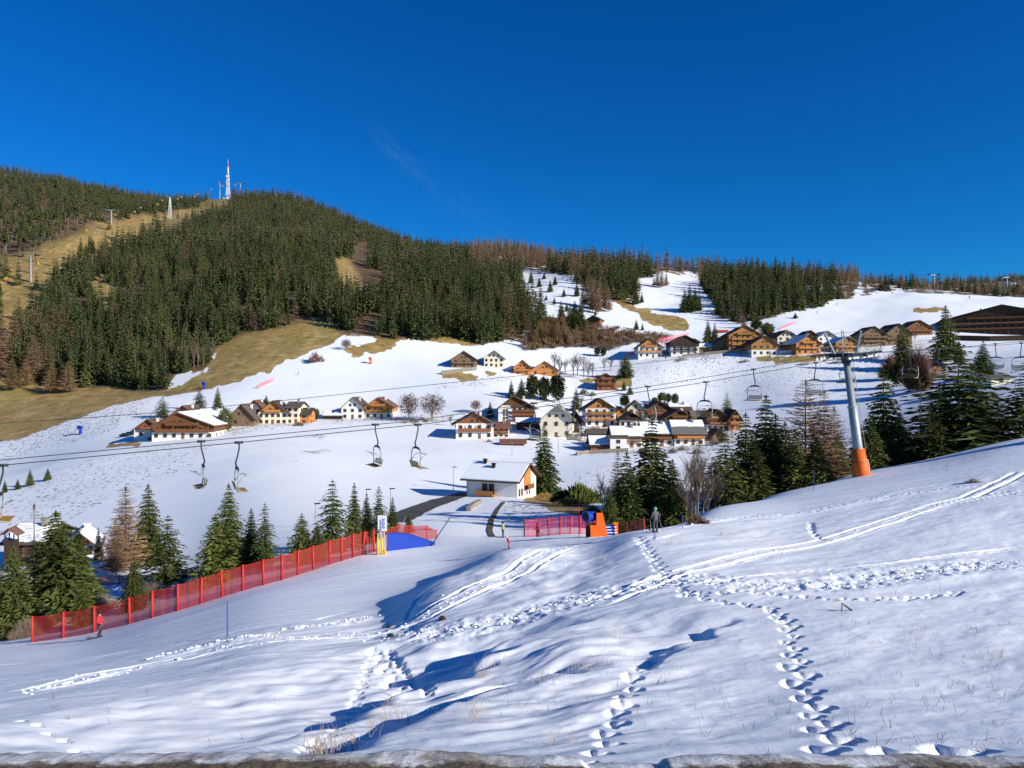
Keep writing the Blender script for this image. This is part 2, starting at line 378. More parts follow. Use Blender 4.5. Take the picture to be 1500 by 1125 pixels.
def foot(pts, step, side, r, depth, seed):
    rr = random.Random(seed); L = gline(pts); s = 0.; k = 0
    for (x0,y0),(x1,y1) in zip(L[:-1], L[1:]):
        l = math.hypot(x1-x0, y1-y0); 
        while s < l:
            t = s/l; sg = side if k % 2 else -side
            nx, ny = -(y1-y0)/l, (x1-x0)/l
            FOOT.append((x0+(x1-x0)*t+nx*sg*rr.uniform(.6, 1.3), y0+(y1-y0)*t+ny*sg*rr.uniform(.6, 1.3), r*rr.uniform(.8, 1.25), depth*rr.uniform(.75, 1.2), math.atan2(y1-y0, x1-x0)))
            k += 1; s += step*rr.uniform(.8, 1.2)
        s -= l
foot([(938,786),(950,802),(965,826),(985,848),(1010,868),(1050,880),(1130,890),(1160,912)], .62, .14, .14, .09, 1)
foot([(1160,912),(1172,960),(1188,1002),(1215,1052),(1262,1112)], .86, .14, .15, .12, 21)
foot([(885,1122),(905,1072),(928,1022),(940,982),(966,952)], .95, .05, .14, .09, 2)
foot([(550,952),(522,1000),(500,1055)], .60, .04, .10, .05, 3)
foot([(558,950),(580,968),(602,985),(625,1000)], .95, .15, .18, .10, 4)
foot([(575,948),(605,965),(630,990),(632,1004)], .30, .02, .11, .07, 5)
foot([(1330,1108),(1390,1096),(1470,1092)], .85, .10, .22, .16, 6)
foot([(500,1055),(455,1075),(400,1090)], .6, .03, .09, .05, 7)
foot([(40,1055),(100,1065),(140,1075)], .8, .05, .09, .05, 8)
foot([(600,905),(606,890),(622,868)], .5, .03, .13, .10, 9)
foot([(1205,790),(1192,780),(1190,765)], .6, .05, .13, .12, 10)
foot([(1010,870),(1100,868),(1240,880),(1330,876),(1420,868)], .7, .15, .15, .09, 11)
BANK = gline([(395,1106),(455,1080),(540,1045),(640,1000),(745,952),(830,930),(900,915)])
BANK2 = gline([(560,1108),(640,1078),(720,1040),(800,1000),(890,962)])
BANK3 = gline([(985,985),(1020,945),(1070,918),(1110,905)])
HUMP = gline([(470,898),(560,886),(605,868),(655,845),(705,820),(765,801)])

PISTE = [(-350,1010),(0,985),(120,965),(300,938),(430,915),(560,885),(650,845),(765,800),(860,790),(860,700),(-350,700)]
NEARPISTE = [(960,790),(1060,762),(1200,742),(1300,722),(1500,690),(1600,680),(1600,560),(960,640)]

def disp(X, Y, U=None):
    """detail heights added to the base ground"""
    X = np.asarray(X, float); Y = np.asarray(Y, float)
    U = CU+F*X/Y; V = vbase(U, Y)
    d = np.zeros(X.shape)
    near = Y < 125
    # far, gentle ground relief
    d += sstep(130, 200, Y)*.35*fbm(X/28, Y/28, 3, 5)
    d += sstep(430, 640, Y)*3.0*fbm(X/75, Y/75, 4, 9)+sstep(560, 800, Y)*9.0*fbm(X/120+.5*vnoise(X/90, Y/90, 3), Y/260, 3, 19)
    if near.any():
        x = X[near]; y = Y[near]; u = U[near]; v = V[near]
        fade = 1-sstep(90, 125, y)
        pm = inpoly(u, v, PISTE) & (y > 40); pm |= inpoly(u, v, NEARPISTE) & (y > 45)
        rough = np.where(pm, .10, 1.0)
        a = .62; ca, sa = math.cos(a), math.sin(a)
        p = x*ca+y*sa; q = -x*sa+y*ca
        wob = .35*vnoise(x/2.3, y/2.3, 3)
        n = .060*fbm(p/3.6, (q+wob)/1.25, 4, 21, .45) + .06*fbm(x/7, y/7, 3, 8) + .014*fbm(x/.55, y/.55, 3, 13)
        # stronger drifts round the shaded bank
        w = np.exp(-((u-720)/300)**2)*np.exp(-((v-1005)/90)**2)
        n += w*.22*fbm(p/2.6, (q+wob)/1.0, 3, 33, .42)
        w2 = np.exp(-((u-780)/130)**2)*np.exp(-((v-850)/45)**2)
        n += w2*.16*fbm(x/1.5, y/1.9, 3, 41, .4)
        n *= rough
        # groomed ribs on the piste
        n += np.where(pm, .030*fbm((.97*x+.24*y)/9, (-.24*x+.97*y)/.42, 3, 78, .6), 0)
        n += np.where(pm, .06*fbm(x/9, y/5, 2, 77), 0)
        for L, hb, wd, bk in ((BANK, .72, 2.2, 9.0), (BANK2, .42, 1.3, 6.0), (BANK3, .24, .9, 4.5)):
            b, sd, par = pl_dist(x, y, L)
            sd = sd+.9*vnoise(x/2.4, y/2.4, 5)+.4*vnoise(x/.8, y/.8, 15)
            e = np.clip(par*6, 0, 1)*np.clip((1-par)*5, 0, 1)
            ff = np.where(sd > 0, sstep(0, wd, sd)*(1-sstep(wd, bk, sd)), 0)
            rise = np.where(sd <= 0, .18*(1-sstep(0, 5.5, -sd)), .18*(1-sstep(0, wd, sd)))
            n += e*hb*(rise-ff)
        b, sd, par = pl_dist(x, y, HUMP)
        for L, half, rw, dep, churn in TRK:
            b, sd, par = pl_dist(x, y, L)
            e = np.clip(par*14, 0, 1)*np.clip((1-par)*14, 0, 1)
            dd = np.abs(b-half)
            rut = np.exp(-(dd/rw)**4)
            n -= e*dep*rut
            n += e*.05*np.exp(-((dd-rw*1.35)/(rw*.45))**2)
            ch = np.exp(-(b/(max(half, rw)+.35))**4)
            n += e*churn*ch*(fbm(x/.42, y/.42, 3, 55, .6)+.5*np.clip(vnoise(x/.33, y/.33, 91), 0, 1))
        for fx, fy, r, dep, an in FOOT:
            m = np.nonzero((np.abs(y-fy) < .75) & (np.abs(x-fx) < .75))[0]
            if len(m) == 0: continue
            ex = (x[m]-fx)*math.cos(an)+(y[m]-fy)*math.sin(an); ey = -(x[m]-fx)*math.sin(an)+(y[m]-fy)*math.cos(an)
            rr = np.hypot(ex/1.25, ey)/r; side = x[m]-fx; rr = np.where(side < 0, rr*(1-.62*np.clip(-side/(r*1.2), 0, 1)), rr)
            n[m] -= dep*1.35*(1-sstep(.45, 1.1, rr))
        d[near] += n*fade
    return d
GG = {}
def gz(x, y):
    if 'us' in GG and y > 9.5:
        u = CU+F*x/y; us, ys, Z = GG['us'], GG['ys'], GG['Z']
        a = (u-us[0])/(us[1]-us[0])
        if 0 <= a < len(us)-1.001:
            i = int(a); a -= i; j = int(np.searchsorted(ys, y))-1; b = (y-ys[j])/(ys[j+1]-ys[j])
            return float((Z[j,i]*(1-a)+Z[j,i+1]*a)*(1-b)+(Z[j+1,i]*(1-a)+Z[j+1,i+1]*a)*b)
    X = np.array([float(x)]); Y = np.array([float(y)])
    v = vbase(CU+F*X/Y, Y)
    return float(((CV-v)/F*Y+disp(X, Y))[0])
def at(u, v, ymin=8., ymax=2600.):
    x, y = xy(u, v, ymin, ymax); return Vector((x, y, gz(x, y)))
def pix(u, v, y): return Vector(((u-CU)/F*y, y, (CV-v)/F*y))

# --- ground cover, mapped on the ground
GRASS = [
 [(-350,600),(-350,540),(0,548),(60,565),(240,573),(300,545),(320,510),(345,495),(440,475),(470,468),(495,476),(500,488),(488,505),(470,510),(440,522),(405,535),(397,545),(330,560),(285,572),(225,583),(150,600),(95,622),(40,640),(0,650),(-350,720)],
 [(505,512),(560,495),(592,500),(565,512),(525,518)], [(608,497),(660,494),(705,503),(692,508),(640,500)],
 [(903,438),(940,450),(985,464),(1014,478),(1008,485),(975,484),(945,470),(918,454)],
 [(-350,560),(0,480),(0,378),(60,372),(110,344),(150,324),(250,309),(330,290),(336,302),(290,322),(250,334),(200,346),(150,368),(112,388),(82,418),(54,456),(20,484),(0,560)],
 [(487,380),(512,378),(520,395),(535,430),(532,442),(497,432),(490,400)],
 [(148,400),(165,425),(163,465),(150,455),(130,420)],
 [(1098,524),(1210,520),(1215,527),(1120,533)],
 [(775,722),(790,717),(850,735),(882,750),(880,760),(850,757),(800,742),(770,735)],
 [(775,493),(800,487),(797,500),(780,508)], [(1340,452),(1375,448),(1390,451),(1370,457),(1345,460)],
 [(155,648),(205,645),(210,652),(170,655)], [(590,617),(650,617),(648,621),(588,621)],
 [(645,545),(700,549),(740,540),(735,545),(690,556),(648,553)], [(845,560),(880,548),(930,552),(925,565),(905,572),(880,560)],
]
SPECK = [
 ([(925,535),(1060,525),(1300,520),(1310,545),(1200,585),(1000,570),(930,575)], .62),
 ([(20,720),(120,672),(210,655),(330,640),(260,690),(120,760),(0,790),(0,735)], .62),
 ([(640,560),(740,545),(760,560),(700,570),(640,575)], .75),
 ([(735,790),(745,735),(790,715),(880,750),(880,790)], .72),
 ([(840,690),(900,680),(900,740),(840,745)], .62),
 ([(770,480),(800,468),(860,470),(890,478),(930,485),(990,490),(975,505),(930,500),(900,512),(860,508),(830,505)], .97),
 ([(-350,700),(-350,600),(0,600),(140,590),(250,575),(150,640),(0,680)], .72),
 ([(760,400),(850,400),(905,430),(900,470),(800,470),(760,440)], .55),
 ([(340,640),(560,625),(560,680),(340,700)], .30), ([(438,640),(478,637),(474,646),(440,645)], .85), ([(444,657),(486,655),(486,662),(446,662)], .95), ([(400,668),(430,672),(428,677)], .9), ([(540,655),(560,658),(555,662)], .9),
 ([(840,600),(940,596),(1090,600),(1095,640),(1040,660),(930,668),(850,662)], .80), ([(190,600),(460,590),(470,622),(330,640),(190,650)], .72), ([(930,500),(1300,495),(1300,522),(930,528)], .85), ([(650,605),(740,575),(850,580),(850,650),(660,646)], .55), ([(480,600),(660,605),(660,622),(480,620)], .75), ([(1310,500),(1400,490),(1420,540),(1320,560)], .8),
 ([(920,410),(1040,400),(1060,470),(960,450)], .45),
]
FOREST = [
 [(-350,545),(0,545),(30,565),(75,577),(130,575),(240,575),(256,548),(300,541),(318,508),(345,498),(385,500),(440,470),(452,470),(462,462),(500,490),(580,496),(700,505),(760,500),(790,492),(800,480),(795,460),(776,442),(760,425),(765,405),(800,408),(835,412),(850,425),(890,440),(905,444),(945,445),(930,425),(928,412),(955,410),(975,405),(1022,402),(1026,420),(1050,462),(1075,475),(1110,472),(1150,460),(1206,450),(1210,440),(1226,436),(1250,435),(1258,420),(1262,405),(1262,300),(700,250),(-350,150)],
 [(1262,432),(1300,425),(1420,432),(1620,440),(1620,300),(1262,300)],
]
def ground_cover(X, Y, U, V):
    front = np.ones(X.shape, bool)
    g = np.zeros(X.shape); s = np.zeros(X.shape)
    far = Y > 118
    wx = 9*fbm(X/16, Y/16, 5, 61, .62); wy = 7*fbm(X/16, Y/16, 5, 62, .62)
    for p in GRASS: g = np.maximum(g, (inpoly(U+wx*1.5, V+wy*1.1, p) & far)*1.0)
    for p, a in SPECK: s = np.maximum(s, (inpoly(U+wx*2.2, V+wy*1.5, p) & far)*a)
    fo = np.zeros(X.shape)
    for p in FOREST: fo = np.maximum(fo, (inpoly(U, V, p) & (Y > 380))*1.0)
    fo *= 1-g
    g = np.maximum(g, fo*np.where(U < 700, .95, .62+.5*fbm(X/16, Y/16, 3, 71)))
    return g, s, fo

# --- the one ground sheet
def build_ground():
    us = np.linspace(-350, 1850, 1000)
    ys = [9.0]
    while ys[-1] < 2500:
        y = ys[-1]; ys.append(y*(1.0036 if y < 60 else 1.0055 if y < 125 else 1.0095 if y < 700 else 1.02))
    ys = np.array(ys)
    U, Y = np.meshgrid(us, ys); X = (U-CU)/F*Y
    V = vbase(U.ravel(), Y.ravel()).reshape(U.shape)
    g, s, fo = ground_cover(X.ravel(), Y.ravel(), U.ravel(), V.ravel())
    Z = (CV-V)/F*Y+disp(X.ravel(), Y.ravel()).reshape(U.shape)
    GG.update(us=us, ys=ys, Z=Z)
    nr, nc = U.shape
    def blur(a):
        a = a.reshape(U.shape)
        for _ in range(3):
            p = np.pad(a, 1, mode='edge'); a = (p[:-2,1:-1]+p[2:,1:-1]+p[1:-1,:-2]+p[1:-1,2:]+2*p[1:-1,1:-1])/6
        return a.ravel()
    g, s, fo = blur(g), blur(s), blur(fo)
    idx = np.arange(nr*nc).reshape(nr, nc)
    Q = np.stack([idx[:-1,:-1], idx[:-1,1:], idx[1:,1:], idx[1:,:-1]], -1).reshape(-1, 4)
    me = npmesh('snowy_ground', np.stack([X, Y, Z], -1).reshape(-1, 3), Q, M['ground'], True)
    for nm, val in (('grass', g), ('speck', s), ('wood', fo)):
        a = me.attributes.new(nm, 'FLOAT', 'POINT'); a.data.foreach_set('value', val.astype(np.float32))
    return struct(link('snowy_ground', me), 'snow covered mountain slope and valley meadows with brown grass patches', 'ground')

def ground_mat():
    m, t, b = nt('snow_and_meadow')
    def attr(n):
        a = t.nodes.new('ShaderNodeAttribute'); a.attribute_name = n; return a.outputs['Fac']
    n1 = noise(t, .035, 5, .6, 'Position'); n2 = noise(t, .55, 5, .7, 'Position'); n3 = noise(t, .9, 3, .6, 'Position'); nf = noise(t, 9, 3, .7, 'Position'); nA = noise(t, .10, 7, .68, 'Position')
    snow = mixc(t, ramp(t, n1, .3, .7), (.86, .87, .895), (.80, .82, .86))
    gr = mixc(t, ramp(t, n2, .35, .65), (.42, .265, .090), (.30, .195, .062))
    gr = mixc(t, ramp(t, n1, .42, .62), gr, (.30, .23, .066))
    gr = mixc(t, ramp(t, n3, .55, .72), gr, (.14, .085, .035))
    gr = mixc(t, ramp(t, nA, .50, .62), gr, (.46, .31, .13))
    nB = noise(t, .17, 6, .7, 'Position', (1, 1, 2.5)); gr = mixc(t, math_(t, 'MULTIPLY', ramp(t, nB, .50, .66), .75), gr, (.13, .085, .038))
    fl = mixc(t, ramp(t, n2, .4, .6), (.085, .055, .03), (.15, .095, .05))
    gr = mixc(t, attr('wood'), gr, fl)
    g = attr('grass')
    gm = math_(t, 'ADD', math_(t, 'MULTIPLY', g, 1.12), math_(t, 'MULTIPLY', math_(t, 'SUBTRACT', nA, .5), 2.3))
    gm = math_(t, 'MULTIPLY', ramp(t, gm, .46, .56), ramp(t, g, .04, .22))
    sp = math_(t, 'ADD', math_(t, 'MULTIPLY', attr('speck'), .32), n3)
    sp2 = math_(t, 'MULTIPLY', ramp(t, sp, .79, .83), ramp(t, attr('speck'), 0.05, .3))
    # scattered stems showing through the near snow
    tot = math_(t, 'MAXIMUM', gm, sp2)
    spc = mixc(t, ramp(t, n2, .4, .6), (.10, .075, .045), (.17, .125, .065))
    gcol = mixc(t, gm, spc, gr)
    col = mixc(t, tot, snow, gcol)
    t.links.new(col, b.inputs['Base Color'])
    b.inputs['Roughness'].default_value = .62; b.inputs['Specular IOR Level'].default_value = .25
    n4 = noise(t, 26, 3, .7, 'Position')
    hh = math_(t, 'ADD', math_(t, 'MULTIPLY', nf, .6), math_(t, 'MULTIPLY', n4, .5))
    bump(t, b, hh, .35, .03)
    return m
M['ground'] = ground_mat()
GROUND = build_ground()

def drape(name, pts, width, m, off, ymin=118., label=None, cat=None, ymax=2600):
    L = [Vector((*xy(u, v, ymin, ymax), 0)) for u, v in pts]
    P = []
    for a, b in zip(L[:-1], L[1:]):
        n = max(2, int((b-a).length/2.0))
        for k in range(n): P.append(a.lerp(b, k/n))
    P.append(L[-1])
    mb = MB(); rows = []
    for i, p in enumerate(P):
        d = (P[min(i+1, len(P)-1)]-P[max(i-1, 0)]).normalized(); nrm = Vector((-d.y, d.x, 0))
        w = width*(1+.12*vnoise(np.array([p.x/3]), np.array([p.y/3]), 4)[0])
        row = []
        for k in range(5):
            q = p+nrm*w*(k/4-.5); mb.v.append((q.x, q.y, gz(q.x, q.y)+off)); row.append(len(mb.v)-1)
        rows.append(row)
    for a, b in zip(rows[:-1], rows[1:]):
        for k in range(4): mb.f.append((a[k], b[k], b[k+1], a[k+1])); mb.m.append(0)
    o = link(name, mb.mesh(name, m, True)); return struct(o, label, cat)
drape('road', [(575,770),(600,752),(622,743),(650,733),(690,722)], 5.5, M['asphalt'], .12, 118, 'dark cleared asphalt road curving up to the white front house', 'road')
drape('path', [(738,736),(728,748),(720,762),(717,778),(722,788)], .8, M['dirt'], .10, 95, 'narrow muddy footpath winding down the snowy knoll', 'path')
# ------------------------------------------------------------------ trees
def blade(p, d, side, l, w, droop):
    """one leaf-spray quad (diamond) starting at p along d"""
    q = p+d*l; q = Vector((q.x, q.y, q.z-droop*l)); m = (p+q)/2; s = side*w
    return [p, m+s, q, m-s]
def conifer_crown(seed, H=1., Rr=.18, whorls=24, nb=8, twigs=9, z0=.07, tw=.035, pw=.9, droop=.35, up=0., gap=.12, tl=.30, vary=.25):
    r = random.Random(seed); V = []; 
    for i in range(whorls):
        t = (i+r.random()*.6)/whorls; z = z0+(1-z0)*t
        env = Rr*((1-t)**pw)*(1.0 if t > .12 else .72+.28*t/.12)+.006
        if r.random() < gap*.5: env *= .7
        for k in range(nb if t < .8 else max(4, nb-2)):
            if r.random() < gap: continue
            a = 2*math.pi*(k+r.random()*.8)/nb+i*1.3
            L = env*r.uniform(1-vary*1.6, 1+vary)
            d = Vector((math.cos(a), math.sin(a), up+.15*(t)-.05+r.uniform(-.12, .12))); perp = Vector((-math.sin(a), math.cos(a), 0))
            p0 = Vector((0,0,z)); n = max(2, int(twigs*(.35+.65*(1-t))))
            for j in range(n):
                s = (j+.6)/n*L
                zz = -droop*s*s/max(L, .01)*1.1
                p = p0+d*s; p.z += zz
                sg = 1 if j % 2 else -1
                dd = (d*r.uniform(.4, .9)+perp*sg*r.uniform(.35, 1.0)+Vector((0,0,r.uniform(-.35, .12)))).normalized()
                sd = Vector((r.uniform(-.5,.5), r.uniform(-.5,.5), r.uniform(-.9,.9)))
                sd = (sd-dd*sd.dot(dd)).normalized()
                l = L*tl*r.uniform(.65, 1.25)+.008
                V += blade(p, dd, sd, l, tw*r.uniform(.6, 1.3)*(0.45+.55*(1-t)), droop*.5)
            # spine spray
            sd = (perp*.8+Vector((0,0,r.uniform(-.5,.5)))).normalized()
            V += blade(p0, d, sd, L*1.02, tw*.9*(0.4+.6*(1-t)), droop*.75)
    top = Vector((0,0,1.0))
    V += blade(Vector((0,0,.93)), Vector((0,0,1)), Vector((1,0,0)), .085, .008, 0)
    V += blade(Vector((0,0,.93)), Vector((0,0,1)), Vector((0,1,0)), .085, .008, 0)
    V = np.array([tuple(v) for v in V], np.float32)
    return V, np.arange(len(V)).reshape(-1, 4)
def trunk_np(r0=.014, h=.96, n=5, z=-.06):
    mb = MB().tube([(0,0,z),(0,0,.3),(0,0,h)], [r0, r0*.75, .002], n)
    V = np.array(mb.v, np.float32); Q = [f for f in mb.f if len(f) == 4]
    return V, np.array(Q)
def bare_branches(seed, H=1., levels=4, spread=.55, n0=5, r0=.02, trunk_h=.3, nside=3, upright=.4):
    r = random.Random(seed); mb = MB()
    def grow(p, d, l, rad, lev):
        q1 = p+d*l*.5+Vector((r.uniform(-.05,.05), r.uniform(-.05,.05), 0))*l
        q2 = p+d*l
        mb.tube([p, q1, q2], [rad, rad*.8, rad*.55], nside, cap=False)
        if lev == 0: return
        for k in range(r.choice((3, 3, 4))):
            t = r.uniform(.45, 1.); b = p.lerp(q2, t)
            nd = (d+Vector((r.gauss(0, spread), r.gauss(0, spread), r.gauss(upright*.5, spread*.6)))).normalized()
            grow(b, nd, l*r.uniform(.5, .78), rad*.52, lev-1)
    mb.tube([(0,0,-.05),(0,0,trunk_h)], [r0*1.15, r0*.9], 5, cap=False)
    tr = len(mb.f)
    for k in range(n0):
        a = 2*math.pi*k/n0+r.random()
        d = Vector((math.cos(a)*spread, math.sin(a)*spread, .9+r.random()*.3)).normalized()
        grow(Vector((0,0,trunk_h*r.uniform(.6, 1.))), d, (H-trunk_h)*.45*r.uniform(.8, 1.1), r0*.6, levels-1)
    grow(Vector((0,0,trunk_h*.98)), Vector((0,0,1)), (H-trunk_h)*.5, r0*.75, levels-1)
    V = np.array(mb.v, np.float32)
    zt = V[:,2].max(); V[:,2] = np.where(V[:,2] > 0, V[:,2]/zt*H, V[:,2])
    Q = np.array([f for f in mb.f if len(f) == 4])
    return V, Q, tr
def leaf_cloud(seed, n, rx, rz, cz, size, hollow=.35, pts=None):
    r = random.Random(seed); V = []
    for i in range(n):
        if pts is not None:
            c = Vector(pts[r.randrange(len(pts))])+Vector((r.gauss(0,.02), r.gauss(0,.02), r.gauss(0,.02)))
        else:
            while True:
                q = Vector((r.uniform(-1,1), r.uniform(-1,1), r.uniform(-1,1)))
                if hollow < q.length < 1: break
            f = 1+.22*math.sin(q.x*7+seed)*math.cos(q.y*6+q.z*5)
            c = Vector((q.x*rx*f, q.y*rx*f, cz+q.z*rz*f))
        d = Vector((r.gauss(0,1), r.gauss(0,1), r.gauss(0,1))).normalized(); s = d.orthogonal().normalized()
        V += blade(c, d, s, size*r.uniform(.6,1.4), size*.4*r.uniform(.6,1.3), .1)
    V = np.array([tuple(v) for v in V], np.float32); return V, np.arange(len(V)).reshape(-1, 4)

def mk(name, VQ, m): return npmesh(name, VQ[0], VQ[1], m)
T_trunk = mk('trunk', trunk_np(.013), M['bark'])
CR = {}
CR['spruce'] = [mk('crown', conifer_crown(100+i, Rr=rr, whorls=36, nb=13, twigs=12, tw=.0125, tl=.29, pw=pw, droop=.40, gap=.08), M['spruceN']) for i, (rr, pw) in enumerate([(.17,.85),(.20,.9),(.15,.8),(.23,.95)])]
CR['spruceY'] = [mk('crown', conifer_crown(120+i, Rr=rr, whorls=30, nb=13, twigs=11, tw=.0145, tl=.32, pw=.75, droop=.22, up=.15, gap=.10), M['spruceY']) for i, rr in enumerate([.23, .19])]
CR['open'] = [mk('crown', conifer_crown(140+i, Rr=rr, whorls=28, nb=11, twigs=12, tw=.0125, tl=.28, pw=.72, droop=.30, gap=.16, vary=.4), M['spruceN']) for i, rr in enumerate([.24, .28])]
CR['larch'] = [mk('crown', conifer_crown(160+i, Rr=rr, whorls=40, nb=12, twigs=13, tw=.0054, tl=.33, pw=.7, droop=-.02, up=.15, gap=.12, vary=.35), M['larch']) for i, rr in enumerate([.21, .17])]
CR['barelarch'] = [mk('crown', conifer_crown(170+i, Rr=.16, whorls=30, nb=8, twigs=9, tw=.0028, tl=.32, pw=.6, droop=-.05, up=.15, gap=.3, vary=.4), M['twigs']) for i in range(1)]
CR['pine'] = [mk('crown', leaf_cloud(180+i, 1500, .27, .44, .55, .075, .45), M['spruce']) for i in range(2)]
CR['thuja'] = [mk('crown', leaf_cloud(190, 1700, .42, .5, .5, .075, .6), M['spruce'])]
_bare = [bare_branches(200+i, levels=5, spread=.42, n0=5, r0=.022) for i in range(3)]
T_bare = [npmesh('branches', b[0], b[1][b[2]-0 if False else 5:], M['twigs']) for b in _bare]
T_btrunk = npmesh('trunk', _bare[0][0][:10], _bare[0][1][:5], M['greybark'])
CR['leafy'] = [mk('crown', leaf_cloud(210+i, 1500, .42, .40, .60, .045, .15), M['leafbrown']) for i in range(2)]
_cnt = {}
def tree(kind, u, vb, vt, label, Y=None, name=None, cat='tree', group=None, wide=1., ymin=118., ymax=2600., sink=.0):
    """a tree whose foot stands on the ground at bearing u; height from the distance"""
    if Y is None: x, Y = xy(u, vb, ymin, ymax)
    else: x = (u-CU)/F*Y
    z = gz(x, Y); top = (CV-vt)/F*Y; h = max(top-z, 1.5)
    base = {'spruce':'spruce_tree','spruceY':'spruce_tree','open':'spruce_tree','larch':'larch_tree','barelarch':'larch_tree','pine':'stone_pine','thuja':'thuja_tree','bare':'bare_tree','leafy':'autumn_tree'}[kind]
    n = _cnt[kind] = _cnt.get(kind, 0)+1
    o = thing(name or base, label, cat, (x, Y, z-sink), random.uniform(0, 6.28), group)
    if kind == 'bare':
        link('trunk', T_btrunk, o, sc=(h*wide, h*wide, h)); link('branches', T_bare[n % 3], o, sc=(h*wide, h*wide, h))
    elif kind == 'leafy':
        link('trunk', T_btrunk, o, sc=(h*wide, h*wide, h)); link('branches', T_bare[n % 3], o, sc=(h*wide, h*wide, h*.97))
        link('foliage', CR['leafy'][n % 2], o, sc=(h*wide, h*wide, h))
    else:
        c = CR[kind]; link('trunk', T_trunk, o, sc=(h, h, h))
        link('crown', c[n % len(c)], o, sc=(h*wide, h*wide, h))
    return o

